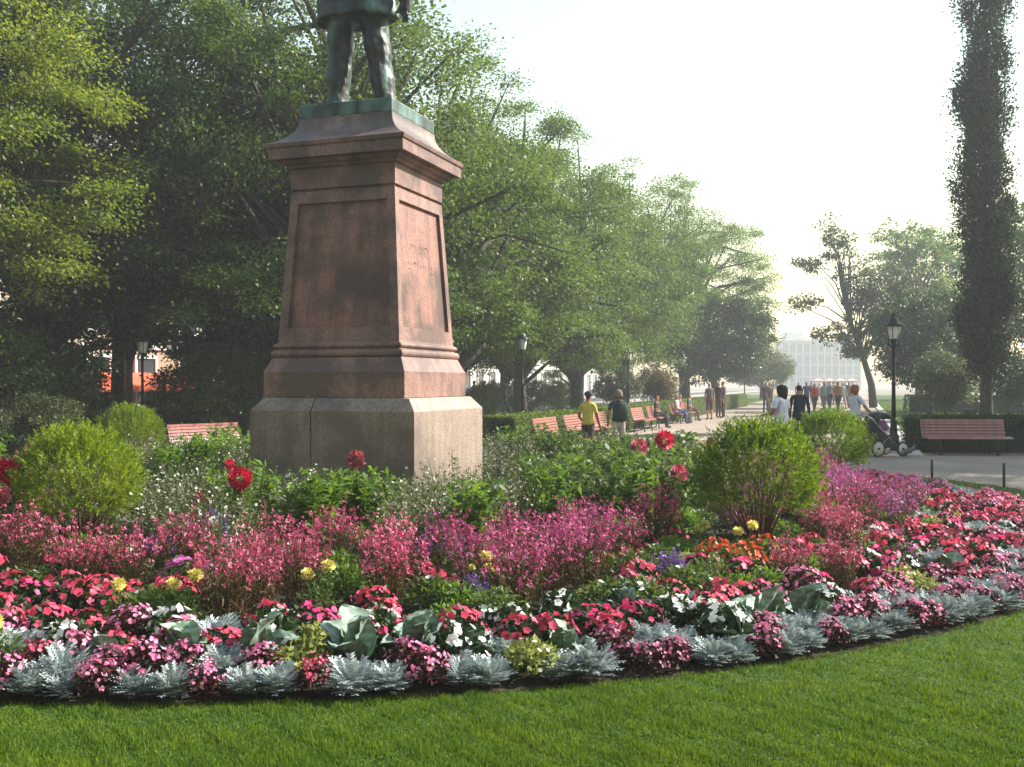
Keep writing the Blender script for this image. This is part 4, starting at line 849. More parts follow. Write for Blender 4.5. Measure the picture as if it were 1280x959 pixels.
# ------------------------------------------------------------------ cars on the street
plain('tyre', (0.015, 0.015, 0.015), .8); plain('car_glass', (0.03, 0.04, 0.05), .08, spec=.8)
def make_car(paint):
    r = empty('parked_car'); L, W = 4.3, 1.72
    prof = [(-2.15, .35), (-2.15, .75), (-2.05, .92), (-1.15, 1.0), (-.6, 1.42), (.75, 1.45), (1.55, 1.02), (2.05, .95), (2.15, .7), (2.15, .35)]
    g = G(); g.loft([[(x*W/2*(1 if z < 1.05 else .82), y*k, z) for y, z in prof] for x, k in ((-1, .97), (-.92, 1), (.92, 1), (1, .97))], True, True, 0, False); g.obj('body', paint, r, bevel=.05)
    for sx in (-1, 1):
        for (a, b, c, d) in (((-1.0, 1.03), (-.58, 1.36), (.02, 1.38), (.02, 1.03)), ((.1, 1.03), (.1, 1.38), (.72, 1.38), (1.3, 1.05))):
            g = G(); f = lambda q, e: (sx*(W/2*(1.005 if q[1] < 1.1 else .84)+e), q[0], q[1])
            g.add([f(q, .004) for q in (a, b, c, d)] + [f(q, -.02) for q in (a, b, c, d)], [(0, 1, 2, 3), (4, 7, 6, 5), (0, 4, 5, 1), (1, 5, 6, 2), (2, 6, 7, 3), (3, 7, 4, 0)]); g.obj('side_window', 'car_glass', r)
        for y in (-1.35, 1.35):
            g = G(); g.loft([[(sx*(W/2-.19)+xx, y+rr*math.cos(2*PI*k/16), .31+rr*math.sin(2*PI*k/16)) for k in range(16)] for xx, rr in ((-.02, .26), (0, .31), (.19, .31), (.21, .27))]); w_ = g.obj('wheel', 'tyre', r)
            g = G(); g.loft([[(sx*(W/2-.19)+xx, y+rr*math.cos(2*PI*k/12), .31+rr*math.sin(2*PI*k/12)) for k in range(12)] for xx, rr in ((-.03, .18), (.22, .18))]); g.obj('rim', 'steel', w_)
        for y, m_ in ((-2.13, 'car_red'), (2.13, 'lamp_glass')):
            g = G(); g.box((sx*.62, y, .74), (.3, .08, .14)); g.obj('light', m_, r, bevel=.02)
    return r
plain('car_red', (.4, .02, .02), .3)
for c, t, s, lab in (((0.22, 0.33, 0.40), 50, -22.2, 'pale blue car parked beyond the lindens'), ((0.55, 0.55, 0.55), 55.5, -22.2, 'silver white car parked beyond the lindens, next to the pale blue one'), ((0.03, 0.035, 0.05), 62, -22.2, 'dark car parked farther along the street beyond the lindens'), ((0.6, 0.58, 0.55), 44, -26.4, 'white car on the far side of the street')):
    cr_ = make_car(plain('paint%d' % t, c, .25, var=.03, spec=.6)); xy = ST(s, t); cr_.location = (xy[0], xy[1], 0.02); cr_.rotation_euler = (0, 0, HEAD); tag(cr_, lab, 'car', 'cars parked on the street')

# ------------------------------------------------------------------ buildings
plain('cream_wall', (0.30, 0.23, 0.16), .85, var=.06, scale=1); plain('pink_wall', (0.36, 0.26, 0.225), .85, var=.06, scale=1); plain('white_wall', (0.48, 0.47, 0.45), .85, var=.05, scale=1); plain('roof', (0.09, 0.085, 0.08), .7); plain('pane', (0.04, 0.05, 0.06), .08, spec=.8); plain('frame_white', (0.6, 0.58, 0.55), .6)
def building(name, s, t0, t1, h, mat, label, nfl, step, face='v', awn=False):
    """long facade facing the park (+v)"""
    r = empty(name, (*ST(s, t0), 0), HEAD); tag(r, label, 'building'); L = t1-t0     # local +X is v, +Y is along the street
    g = G(); g.box((-5, L/2, h/2), (10, L, h)); g.obj('wall', mat, r)
    g = G(); g.box((-4.85, L/2, h+.2), (10.6, L+.1, .4)); g.obj('cornice', 'frame_white', r)
    g = G(); g.add([(-10, 0.02, h+.4), (.2, 0.02, h+.4), (.2, L-.02, h+.4), (-10, L-.02, h+.4), (-5, 0.02, h+3), (-5, L-.02, h+3)], [(0, 1, 4), (2, 3, 5), (1, 2, 5, 4), (3, 0, 4, 5), (0, 3, 2, 1)]); g.obj('roof', 'roof', r)
    fh = h/nfl; fr = G()
    for a in ((0.02, 0, .08 + fh*.31), (0.02, 0, -.08 - fh*.31)): fr.box(a, (.12, 1.55, .14))
    for y in (-.7, .7): fr.box((0.02, y, 0), (.12, .14, fh*.62))
    fm = fr.mesh('window_frame', 'frame_white'); pn = G(); pn.box((-.02, 0, 0), (.06, 1.3, fh*.62)); pm = pn.mesh('window_pane', 'pane')
    n = int(L/step)
    for f in range(nfl):
        for i in range(n):
            w = nobj('window', fm, r); w.location = (0.03, (i+.5)*L/n, f*fh + fh*.52)
            nobj('pane', pm, w)
        if f: g = G(); g.box((.06, L/2, f*fh-.05), (.14, L-.04, .18)); g.obj('string_course', 'frame_white', r)
    if awn:
        for (y, w_) in awn:
            g = G(); g.add([(.02, -w_/2, 2.15), (1.9, -w_/2, 1.55), (1.9, w_/2, 1.55), (.02, w_/2, 2.15), (1.9, -w_/2, 1.3), (1.9, w_/2, 1.3)], [(0, 1, 2, 3), (1, 4, 5, 2), (0, 1, 4), (3, 5, 2)])
            o = g.obj('awning', plain('awning_cloth', (0.72, 0.13, 0.06), .7, var=.08), r); o.location = (0.02, y, 0); q = o.modifiers.new('t', 'SOLIDIFY'); q.thickness = .02
    return r
building('town_house', -31.5, -12, 43, 13.5, 'cream_wall', 'cream facade with orange awnings glimpsed through the dark lindens', 4, 3.0, awn=[(52.6, 3.3), (49.0, 3.3), (45.4, 3.3), (41.8, 3.3)])
building('town_house', -31.5, 43.2, 74, 14.5, 'pink_wall', 'pinkish facade seen between the trunks behind the parked cars', 4, 2.9)
building('town_house', -31.5, 74.2, 130, 13.0, 'white_wall', 'white facade farther along the street behind the trees', 4, 3.1)
e0 = PX(1026, 270)
eb = empty('market_hall', (e0[0], e0[1], 0), R(-8)); tag(eb, 'pale white building with tall window rows at the end of the avenue', 'building')
g = G(); g.box((0, 6, 6.5), (21, 12, 13)); g.obj('wall', 'white_wall', eb); g = G(); g.box((0, 6, 13.2), (21.6, 12.6, .5)); g.obj('cornice', 'frame_white', eb)
wf = G(); wf.box((0, -.03, 0), (1.1, .12, 2.2)); wfm = wf.mesh('window', plain('hall_pane', (0.30, 0.32, 0.35), .15))
for i in range(11):
    for f in range(4): o = nobj('window', wfm, eb); o.location = (-9.3+i*1.86, 0, 2+f*3.1)
for i in range(12): g = G(); g.box((-10.2+i*1.86, -.2, 6.4), (.35, .4, 12.8)); g.obj('pilaster', 'frame_white', eb)
tw = empty('tower', (*PX(991, 400), 0)); tag(tw, 'faint pale tower rising in the haze behind the white building', 'tower')
g = G(); g.loft([sq(4, 0), sq(3.8, 20), sq(3.2, 20.2), sq(3.0, 22)], True, True, 0, False); g.obj('wall', 'white_wall', tw); g = G(); g.loft([sq(3.2, 22), sq(2.2, 23)], True, True, 0, False); g.obj('roof', 'white_wall', tw)
plain('tent_cloth', (0.5, 0.36, 0.33), .8, var=.06)
tg = [(1022, 120), (1036, 122), (1050, 121), (1064, 123)]
for i, (px, d) in enumerate(tg):
    t_ = empty('market_tent', (*PX(px, d), 0)); tag(t_, 'pale pink peaked market tent at the far end of the avenue', 'tent', 'market tents at the avenue end')
    g = G(); g.loft([sq(.7, 1.8), sq(.7, 1.98), sq(.05, 2.3)], True, True, 0, False); g.obj('canopy', 'tent_cloth', t_)
    for sx in (-.7, .7):
        for sy in (-.7, .7): g = G(); g.tube([(sx*.93, sy*.93, 0), (sx*.93, sy*.93, 1.82)], .03, 6); g.obj('pole', 'steel', t_)

# ------------------------------------------------------------------ bedding plants: one prototype per kind and colour, then copies
def dome(rng, n, Rd, H, lo=0.0, shell=0.7):
    th = rng.uniform(0, 2*PI, n); q = np.sqrt(rng.random(n)); k = shell + (1-shell)*rng.random(n)
    x = Rd*q*np.cos(th)*k; y = Rd*q*np.sin(th)*k; z = lo + (H-lo)*np.sqrt(np.maximum(1-(q*.97)**2, 0))*k
    N = np.stack([x/Rd, y/Rd, 0.55*z/max(H, .01)+.25], 1); return np.stack([x, y, z], 1), unit(N)
def ribbons(A, B, w, rng):
    """thin stems from A to B"""
    n = len(A); D = B-A; S = unit(np.cross(D, rdirs(rng, n)))*w*0.5; Md = (A+B)/2 + rng.normal(0, .012, A.shape)
    V = np.stack([A-S, A+S, Md+S, Md-S, B+S*.6, B-S*.6], 1).reshape(-1, 3)
    f = np.array([[0, 1, 2, 3], [3, 2, 4, 5]]); F = (f[None] + (np.arange(n)*6)[:, None, None]).reshape(-1, 4); return V, F
PROTO = {}
def proto(key, parts): PROTO.setdefault(key, []).append(parts)     # parts: list of (name, mesh, kind)
def mk_bedding(key, seed, leafm, petm, Rd, H, nl, ll, lw, nf, fr, npet, fl_lo=0.55, cup=.15, pw=1.0, clus=1):
    rng = np.random.default_rng(seed)
    P, N = dome(rng, nl, Rd, H*.93, 0.0, .55); D = N*np.array([1, 1, .35]) + rng.normal(0, .45, P.shape)
    lf = leaves(P, D, N + rng.normal(0, .35, P.shape), ll*rng.uniform(.7, 1.25, nl), lw*rng.uniform(.8, 1.2, nl), .2, .5)
    C, NF = dome(rng, nf, Rd*.97, H, H*.1, .93)
    if clus > 1:
        C = np.repeat(C, clus, 0) + rng.normal(0, fr*.9, (nf*clus, 3)); NF = np.repeat(NF, clus, 0)
    C = C + NF*0.012; NF = NF + rng.normal(0, .3, NF.shape)
    fl = flowers(C, NF, fr*rng.uniform(.75, 1.15, len(C)), npet, rng, pw, cup)
    proto(key, [('foliage', nmesh('foliage', *lf, leafm), 'stuff'), ('blossoms', nmesh('blossoms', *fl, petm), 'stuff')])
for v_ in range(3):
    mk_bedding('coral', 20+v_, 'deep_foliage', 'coral_petal', .20, .25, 260, .062, .034, 44, .030, 5)
    mk_bedding('hot', 30+v_, 'deep_foliage', 'hot_petal', .20, .25, 260, .062, .034, 36, .030, 5)
    mk_bedding('white', 40+v_, 'deep_foliage', 'white_petal', .19, .24, 260, .06, .033, 20, .031, 5)
    mk_bedding('begonia', 50+v_, 'bronze_foliage', 'pink_petal', .18, .27, 200, .05, .042, 34, .017, 4, clus=3, pw=1.15, cup=.35)
    mk_bedding('begonia_rose', 56+v_, 'bronze_foliage', 'rose_petal', .17, .28, 200, .05, .042, 34, .017, 4, clus=3, pw=1.15, cup=.35)
mk_bedding('mauve', 60, 'green_foliage', 'mauve_petal', .19, .25, 240, .055, .03, 30, .027, 5)
mk_bedding('mauve', 61, 'green_foliage', 'mauve_petal', .19, .25, 240, .055, .03, 30, .027, 5)
mk_bedding('scarlet', 62, 'green_foliage', 'scarlet_petal', .19, .28, 240, .06, .03, 46, .026, 5, cup=.5)
mk_bedding('lime', 64, 'lime_foliage', 'cream_petal', .18, .2, 420, .045, .026, 6, .014, 5)
mk_bedding('lime', 65, 'lime_foliage', 'cream_petal', .18, .2, 420, .045, .026, 6, .014, 5)
mk_bedding('low_green', 66, 'green_foliage', 'white_petal', .22, .26, 520, .06, .02, 3, .02, 5)
mk_bedding('low_green', 67, 'bright_foliage', 'white_petal', .22, .26, 520, .06, .02, 3, .02, 5)
def mk_miller(seed):
    rng = np.random.default_rng(seed); parts = []; n = 112
    th = rng.uniform(0, 2*PI, n); el = rng.uniform(.3, 1.5, n); L = rng.uniform(.11, .185, n)*(.8+.25*np.sin(el))
    d0 = np.stack([np.cos(th)*np.cos(el), np.sin(th)*np.cos(el), np.sin(el)], 1)
    base = np.stack([np.cos(th)*.03, np.sin(th)*.03, rng.uniform(.01, .09, n)], 1)
    side = np.stack([-np.sin(th), np.cos(th), np.zeros(n)], 1); nn = np.cross(side, d0)
    outw = np.stack([np.cos(th), np.sin(th), np.zeros(n)], 1)
    def at(q): return base + d0*(L*q)[:, None] + outw*(L*.28*q*q)[:, None] - np.array([0, 0, 1])*(L*.16*q*q)[:, None]
    parts.append(leaves(base, at(1.0)-base, nn, L*.98, .016))
    for q in np.linspace(.3, .95, 6):
        p = at(q); t = unit(at(q+.05)-at(q-.05))
        for sg in (-1, 1):
            D = t*.75 + side*sg + nn*.15 + rng.normal(0, .12, p.shape); parts.append(leaves(p, D, nn, L*.30*(1.15-abs(q-.6)), L*.105))
    V, F = cat(*parts); proto('miller', [('foliage', nmesh('foliage', V, F, 'silver_foliage'), 'stuff')])
for v_ in range(4): mk_miller(70+v_)
def mk_spike(key, seed, petm, H=.60, spread=.27, ns=52, nfl=8, leafm='stem_foliage', fs=.019, top=.40):
    rng = np.random.default_rng(seed); th = rng.uniform(0, 2*PI, ns); q = np.sqrt(rng.random(ns))
    A = np.stack([np.cos(th)*q*.10, np.sin(th)*q*.10, np.zeros(ns)], 1); hh = H*rng.uniform(.72, 1.08, ns)*(1-.28*q*q)
    B = np.stack([np.cos(th)*q*spread, np.sin(th)*q*spread, hh], 1) + rng.normal(0, .02, (ns, 3))
    stem = ribbons(A, B, .006, rng)
    nlf = 560; i = rng.integers(0, ns, nlf); f = rng.uniform(.08, .72, nlf)[:, None]; P = A[i] + (B[i]-A[i])*f
    D = rng.normal(0, 1, P.shape); D[:, 2] = np.abs(D[:, 2])*.7+.2
    lf = leaves(P, D, rdirs(rng, nlf), rng.uniform(.04, .075, nlf), .011)
    i = np.repeat(np.arange(ns), nfl); f = (1-top*rng.random(len(i))**1.1)[:, None]; C = A[i] + (B[i]-A[i])*f + rng.normal(0, .014, (len(i), 3))
    NF = rng.normal(0, .8, C.shape); NF[:, 2] += .4
    fl = flowers(C, NF, fs*rng.uniform(.6, 1.2, len(C)), 3, rng, .75, .4)
    V, F = cat(stem, lf)
    proto(key, [('stems', nmesh('stems', V, F, leafm), 'stuff'), ('blossoms', nmesh('blossoms', *fl, petm), 'stuff')])
for v_ in range(3): mk_spike('gaura', 80+v_, 'gaura_petal'); mk_spike('gaura_magenta', 85+v_, 'magenta_petal', .6, .3)
for v_ in range(2): mk_spike('gaura_mauve', 90+v_, 'mauve_petal', .66, .28); mk_spike('salvia', 94+v_, 'violet_petal', .42, .2, 40, 18, 'green_foliage', .016, .45)
def mk_airy(key, seed, petm, H, Rd, nfl, leafm='green_foliage', fs=.016):
    rng = np.random.default_rng(seed); ns = 70; th = rng.uniform(0, 2*PI, ns); q = np.sqrt(rng.random(ns))
    A = np.stack([np.cos(th)*q*.12, np.sin(th)*q*.12, np.zeros(ns)], 1)
    B = np.stack([np.cos(th)*q*Rd, np.sin(th)*q*Rd, H*rng.uniform(.55, 1.05, ns)*(1-.25*q*q)], 1)
    stem = ribbons(A, B, .005, rng); n = 700; i = rng.integers(0, ns, n); f = rng.uniform(.1, .98, n)[:, None]
    P = A[i]+(B[i]-A[i])*f + rng.normal(0, .02, (n, 3)); D = rng.normal(0, 1, P.shape); D[:, 2] += .3
    lf = leaves(P, D, rdirs(rng, n), rng.uniform(.03, .065, n), .018)
    i = rng.integers(0, ns, nfl); f = rng.uniform(.45, 1.02, nfl)[:, None]; C = A[i]+(B[i]-A[i])*f + rng.normal(0, .03, (nfl, 3))
    fl = flowers(C, rng.normal(0, 1, C.shape)+np.array([0, 0, .4]), fs*rng.uniform(.7, 1.2, nfl), 4, rng, .8, .2)
    V, F = cat(stem, lf); proto(key, [('stems', nmesh('stems', V, F, leafm), 'stuff'), ('blossoms', nmesh('blossoms', *fl, petm), 'stuff')])
for v_ in range(3): mk_airy('airy_white', 100+v_, 'cream_petal', .78, .40, 130, 'leaf_grey')
def mk_bush(key, seed, leafm, H, Rd, n=420, ll=.12, lw=.055):
    rng = np.random.default_rng(seed); ns = 22; th = rng.uniform(0, 2*PI, ns); q = np.sqrt(rng.random(ns))
    A = np.stack([np.cos(th)*q*.1, np.sin(th)*q*.1, np.zeros(ns)], 1); B = np.stack([np.cos(th)*q*Rd, np.sin(th)*q*Rd, H*rng.uniform(.7, 1.0, ns)], 1)
    stem = ribbons(A, B, .012, rng); i = rng.integers(0, ns, n); f = rng.uniform(.15, 1.0, n)[:, None]
    P = A[i]+(B[i]-A[i])*f; D = rng.normal(0, 1, P.shape)*np.array([1, 1, .5]); D[:, 2] += .25
    lf = leaves(P, D, rng.normal(0, .4, P.shape)+np.array([0, 0, 1]), ll*rng.uniform(.6, 1.2, n), lw*rng.uniform(.7, 1.2, n), .2, .45)
    V, F = cat(stem, lf); proto(key, [('foliage', nmesh('foliage', V, F, leafm), 'stuff')])
for v_ in range(3): mk_bush('bush', 110+v_, 'green_foliage', .78, .36); mk_bush('bush_bright', 115+v_, 'bright_foliage', .72, .34)
def pompom(c, r, n, rng, squash=.75):
    k = np.arange(n)+.5; ph = np.arccos(1-1.75*k/n); th = PI*(1+5**.5)*k
    D = np.stack([np.cos(th)*np.sin(ph), np.sin(th)*np.sin(ph), np.cos(ph)], 1); P = np.asarray(c)+D*np.array([1, 1, squash])*r*.35
    return leaves(P, D + np.array([0, 0, .15]) + rng.normal(0, .16, D.shape), np.cross(D, np.cross(D, np.array([0, 0, 1.0]))+1e-4), r*rng.uniform(.55, .8, n), r*.38, .3, .6)
def mk_marigold(seed, heads, H=.30):
    rng = np.random.default_rng(seed); P, N = dome(rng, 420, .17, H*.85, 0, .5); D = N*.7+rng.normal(0, .5, P.shape)
    lf = leaves(P, D, N, rng.uniform(.03, .06, 420), .012); parts = [('foliage', nmesh('foliage', *lf, 'green_foliage'), 'stuff')]
    for (x, y, z, r) in heads:
        V, F = cat(pompom((x, y, z), r, 70, rng)); parts.append(('flower_head', nmesh('flower_head', V, F, 'yellow_petal'), None))
        st_ = ribbons(np.array([[x*.3, y*.3, 0.05]]), np.array([[x, y, z]]), .007, rng); parts.append(('stem', nmesh('stem', *st_, 'green_foliage'), None))
    proto('marigold', parts)
mk_marigold(120, [(-.06, -.05, .32, .05), (.07, -.02, .37, .052)]); mk_marigold(121, [(.0, -.06, .33, .052), (-.05, .06, .28, .035)])
mk_marigold(122, [(.02, -.03, .36, .05), (.04, -.05, .28, .045), (-.08, .02, .27, .03)])
def leaf_blade(seed, L=.30, W=.22):
    rng = np.random.default_rng(seed); nu, nv = 11, 9; V = []; vein = []
    for i in range(nu):
        u = i/(nu-1); w = W*.5*(math.sin(PI*min(1, u*.92+.06))**.65)*(1 if u < .97 else .35)
        cx = L*u; cz = .30*L*math.sin(u*1.9)*1.1 - .02
        for j in range(nv):
            q = j/(nv-1)*2-1; ru = .012*math.sin(u*17+j*1.7+seed)*abs(q)
            V.append((cx*.86, q*w, cz + abs(q)**1.4*w*.38 + ru + (.006 if i % 2 else -.004)*(1-abs(q)*.4)))
            vein.append(1.0 if j == nv//2 else (.55 if (i % 2 == 1 and abs(q) < .9) else .0))
    F = [(i*nv+j, i*nv+j+1, (i+1)*nv+j+1, (i+1)*nv+j) for i in range(nu-1) for j in range(nv-1)]
    me = nmesh('leaf', V, F, 'broad_leaf', True); at = me.attributes.new('vein', 'FLOAT', 'POINT'); at.data.foreach_set('value', vein); return me
BLADES = [leaf_blade(i, .27+.03*i, .21+.015*i) for i in range(3)]
def mk_dahlia_head(c, r, mat, seed):
    rng = np.random.default_rng(seed); V, F = pompom((0, 0, 0), r, 85, rng, .7); return nmesh('flower_head', V, F, mat)
DH = [mk_dahlia_head(0, .115, 'crimson_petal', 5), mk_dahlia_head(0, .10, 'faded_petal', 6), mk_dahlia_head(0, .10, 'rose_petal', 7)]
LAB = {
 'coral': ('impatiens_plant', 'low mound of coral pink five petalled flowers', 'flower', 'coral pink bedding flowers'),
 'hot': ('impatiens_plant', 'low mound of hot magenta pink five petalled flowers', 'flower', 'hot pink bedding flowers'),
 'white': ('impatiens_plant', 'low mound of white five petalled flowers', 'flower', 'white bedding flowers'),
 'begonia': ('begonia_plant', 'bronze leaved begonia with pale pink blossoms', 'flower', 'pale pink begonias'),
 'begonia_rose': ('begonia_plant', 'bronze leaved begonia with deep rose blossoms', 'flower', 'deep rose begonias'),
 'mauve': ('bedding_plant', 'low green mound with mauve purple flowers', 'flower', 'mauve bedding flowers'),
 'scarlet': ('bedding_plant', 'low mound thick with orange scarlet flowers', 'flower', 'orange scarlet flowers'),
 'lime': ('foliage_plant', 'low yellowish lime leaved plant', 'plant', 'lime leaved plants'),
 'low_green': ('foliage_plant', 'low fine leaved green plant', 'plant', 'low green plants'),
 'miller': ('dusty_miller', 'lacy silver grey leaved plant', 'plant', 'silver lacy edging plants'),
 'gaura': ('spike_flower_plant', 'knee high clump of rose pink flower spikes', 'flower', 'rose pink spike flowers'),
 'gaura_magenta': ('spike_flower_plant', 'knee high clump of dark magenta flower spikes', 'flower', 'dark magenta spike flowers'),
 'gaura_mauve': ('spike_flower_plant', 'tall clump of mauve flower spikes', 'flower', 'mauve spike flowers'),
 'salvia': ('salvia_plant', 'short upright violet blue flower spikes', 'flower', 'violet salvias'),
 'airy_white': ('airy_flower_plant', 'airy tall plant dotted with cream white blossoms', 'flower', 'cream white airy flowers'),
 'bush': ('leafy_plant', 'waist high mid green leafy plant', 'plant', 'mid green leafy plants'),
 'bush_bright': ('leafy_plant', 'waist high bright yellow green leafy plant', 'plant', 'bright green leafy plants'),
 'marigold': ('marigold_plant', 'ferny plant with pale yellow pompom flowers', 'flower', 'yellow pompom marigolds'),
}
def where(x, y):
    px = 640 + x/y*FPX; r = math.hypot(x-MON[0], y-MON[1])
    z = 'at the lawn edge' if r > 7.98 else ('behind the edging' if r > 6.4 else ('amid tall spikes' if r > 4.8 else 'in the middle'))
    q = 'by the yellowest bush' if px < 280 else ('facing the pedestal' if px < 620 else ('left of lime bush' if px < 880 else ('by the lime bush' if px < 1060 else 'toward the red bench')))
    return z + ' ' + q
prng = random.Random(3); placed = []
def put(key, x, y, s=1.0, rz=None, var=None, label=None, group=None):
    nm, lab, ct, gr = LAB[key]; ps = PROTO[key]; parts = ps[prng.randrange(len(ps)) if var is None else var]
    r = empty(nm, (x, y, bedz(x, y)), prng.uniform(0, 2*PI) if rz is None else rz, s)
    tag(r, label or (lab + ' ' + where(x, y)), ct, gr)
    for n_, me, k_ in parts: nobj(n_, me, r, k_)
    placed.append((x, y, RAD.get(key, .2)*s)); return r
RAD = {'gaura': .30, 'gaura_magenta': .30, 'gaura_mauve': .30, 'airy_white': .32, 'bush': .3, 'bush_bright': .3, 'lime': .18, 'miller': .17, 'begonia': .16, 'begonia_rose': .16}
def at_px(key, px, py, s=1.0, **k): x, y = GP(px, py, .08); return put(key, x, y, s, **k)

# round summer cypress bushes
def kochia_kind(seed, ns=1500, nb=15):
    rng = np.random.default_rng(seed); d = rdirs(rng, ns); d[:, 2] = np.where(d[:, 2] < -.75, -d[:, 2], d[:, 2])
    lump = 1 + .06*np.sin(d[:, 0]*7+seed)*np.cos(d[:, 1]*6+d[:, 2]*5) + .05*rng.normal(0, 1, ns)
    rr = (0.45+.55*rng.random(ns)**.4)*lump
    B = d*(rr*.86)[:, None]*np.array([.60, .60, .50]) + np.array([0, 0, .68])
    ax = d*.75 + rng.normal(0, .16, d.shape); ax[:, 2] += .7; ax = unit(ax); SL = rng.uniform(.10, .19, ns)
    i = np.repeat(np.arange(ns), nb); f = rng.random(len(i)); P = B[i] + ax[i]*(SL[i]*f)[:, None]
    D = ax[i]*.8 + rdirs(rng, len(i))*.65
    V, F = leaves(P, D, rdirs(rng, len(i)), rng.uniform(.028, .06, len(i)), rng.uniform(.008, .013, len(i)), .1, .4)
    g = G(); rs = random.Random(seed)
    for i in range(34):
        a = rs.uniform(0, 2*PI); q = rs.random()**.5; b = Vector((math.cos(a)*q*.42, math.sin(a)*q*.42, rs.uniform(.45, .85)))
        g.tube([(math.cos(a)*.05*q, math.sin(a)*.05*q, 0), b*.5+Vector((0, 0, -.03)), b], [.016, .010, .004], 5)
    return nmesh('foliage', V, F, 'leaf_kochia'), g.mesh('stems', plain('red_stem', (.11, .05, .03), .8, var=.3))
K = [kochia_kind(1), kochia_kind(2)]
for i, (px, d, s, lab) in enumerate(((947, 9.25, 1.0, 'round lime green bush with reddish stems beside the orange flowers'), (1037, 14.6, .98, 'round green bush behind the larger lime one, before the person in white'), (98, 8.85, .95, 'round yellow green bush beside the rose spikes under the maple'), (163, 17.0, .96, 'round lime bush below the awning lamp, farther back'))):
    x, y = PX(px, d); r = empty('round_cypress_bush', (x, y, bedz(x, y)), i*1.3, s); tag(r, lab, 'bush', 'round summer cypress bushes')
    kf = nobj('foliage', K[i % 2][0], r, 'stuff')
    if i < 2: kf.material_slots[0].link = 'OBJECT'; kf.material_slots[0].material = M['leaf_kochia_green']
    nobj('stems', K[i % 2][1], r); placed.append((x, y, .5))
# broad ribbed leaf rosettes along the edge
for i, (px, py, s) in enumerate(((445, 836, 1.05), (525, 832, .95), (322, 838, 1.0), (228, 838, .95), (962, 792, 1.0), (1008, 786, .9), (782, 784, .9), (925, 812, .8), (705, 826, .75), (130, 842, .7), (1190, 735, .85), (590, 832, .7))):
    x, y = GP(px, py, .05); r = empty('broad_leaf_plant', (x, y, bedz(x, y)), prng.uniform(0, 6.28), s)
    tag(r, 'rosette of broad grey green leaves ' + where(x, y), 'plant', 'broad leaved rosettes')
    n = 9
    for k in range(n):
        o = nobj('leaf', BLADES[k % 3], r); up = k >= 5
        o.rotation_euler = (prng.uniform(-.15, .15), -(.75 if up else .2)-prng.uniform(0, .3), k*2*PI/n*(1.0 if not up else 1.27)+prng.uniform(-.2, .2)); o.location = (0, 0, .03 + (.03 if up else 0)); o.scale = (prng.uniform(.75, 1.05),)*3
    placed.append((x, y, .15*s))
# dahlias
for i, (px, d, zt, hk, sc_, lab) in enumerate(((300, 9.0, .80, 0, 1.0, 'big crimson dahlia on a tall stem in front of the leafy plants'), (287, 9.3, .90, 0, .45, 'small crimson dahlia bud just above the big one'), (445, 9.6, .92, 1, 1.0, 'faded pinkish red dahlia nodding before the grey base block'),
        (799, 12.0, .88, 2, 1.15, 'wide rose red dahlia below the boy with the backpack'), (831, 12.3, .96, 0, 1.15, 'dark crimson dahlia to the right of the rose red one'), (849, 10.6, .70, 2, 1.0, 'rose red dahlia left of the large lime bush'), (9, 8.6, .90, 0, 1.0, 'crimson dahlia left of the yellow green round bush'), (4, 8.3, .72, 1, .8, 'faded dahlia low beside the yellow green round bush'), (250, 9.0, .62, 1, .6, 'small faded dahlia low by the leafy plants'), (335, 9.8, .62, 2, .5, 'small rose dahlia beside the airy white flowers'), (890, 13.2, .85, 0, .8, 'dark crimson dahlia behind the large lime bush'))):
    x, y = PX(px, d); zb = bedz(x, y); r = empty('dahlia_plant', (x, y, zb)); tag(r, lab, 'flower', 'tall dahlias')
    h = nobj('flower_head', DH[hk], r); h.location = (0, 0, zt-zb); h.scale = (sc_,)*3; h.rotation_euler = (R(75 if hk == 0 else 50), 0, R(prng.uniform(-50, 40)))
    g = G(); g.tube([(.03, .04, 0), (.02, .03, (zt-zb)*.5), (0.0, .015, zt-zb)], [.009, .008, .006], 6); g.obj('stem', 'green_foliage', r)
    rng = np.random.default_rng(200+i); n = 46; f = rng.uniform(.1, .8, n); P = np.stack([.02+rng.normal(0, .01, n), .03+rng.normal(0, .01, n), (zt-zb)*f], 1); D = rng.normal(0, 1, (n, 3)); D[:, 2] *= .4
    lf = leaves(P, D, rng.normal(0, .3, (n, 3))+np.array([0, 0, 1]), rng.uniform(.10, .17, n), rng.uniform(.05, .075, n), .2); nobj('foliage', nmesh('foliage', *lf, 'green_foliage'), r, 'stuff')
# landmarks read from the photograph (pixel of the plant's foot)
for px, py, s in ((285, 778, 1.1), (345, 742, 1.05), (230, 730, 1.0), (490, 760, 1.1), (100, 745, .95), (35, 722, 1.05), (165, 742, .9), (420, 715, .95), (985, 735, .75), (820, 690, 1.05), (1062, 700, .95), (1050, 735, .8), (320, 770, .9)): at_px('gaura', px, py, s)
for px, py, s in ((650, 760, 1.05), (735, 738, 1.1), (690, 745, 1.05), (600, 742, .95), (770, 712, .95), (640, 715, .9), (1075, 665, 1.05), (720, 700, .95), (560, 720, .9)): at_px('gaura_magenta', px, py, s)
for px, py, s in ((1055, 650, 1.0), (1105, 655, .9), (1140, 650, .85), (1035, 655, .9), (1120, 672, .8)): at_px('gaura_mauve', px, py, s)
for px, py, s in ((90, 822, 1), (70, 818, .9), (345, 812, 1.1), (570, 828, 1.1), (475, 800, .9), (700, 782, 1), (790, 770, 1), (840, 785, 1), (905, 800, 1.15), (880, 790, 1), (640, 795, .9), (1030, 762, .9), (610, 792, .8)): at_px('white', px, py, s)
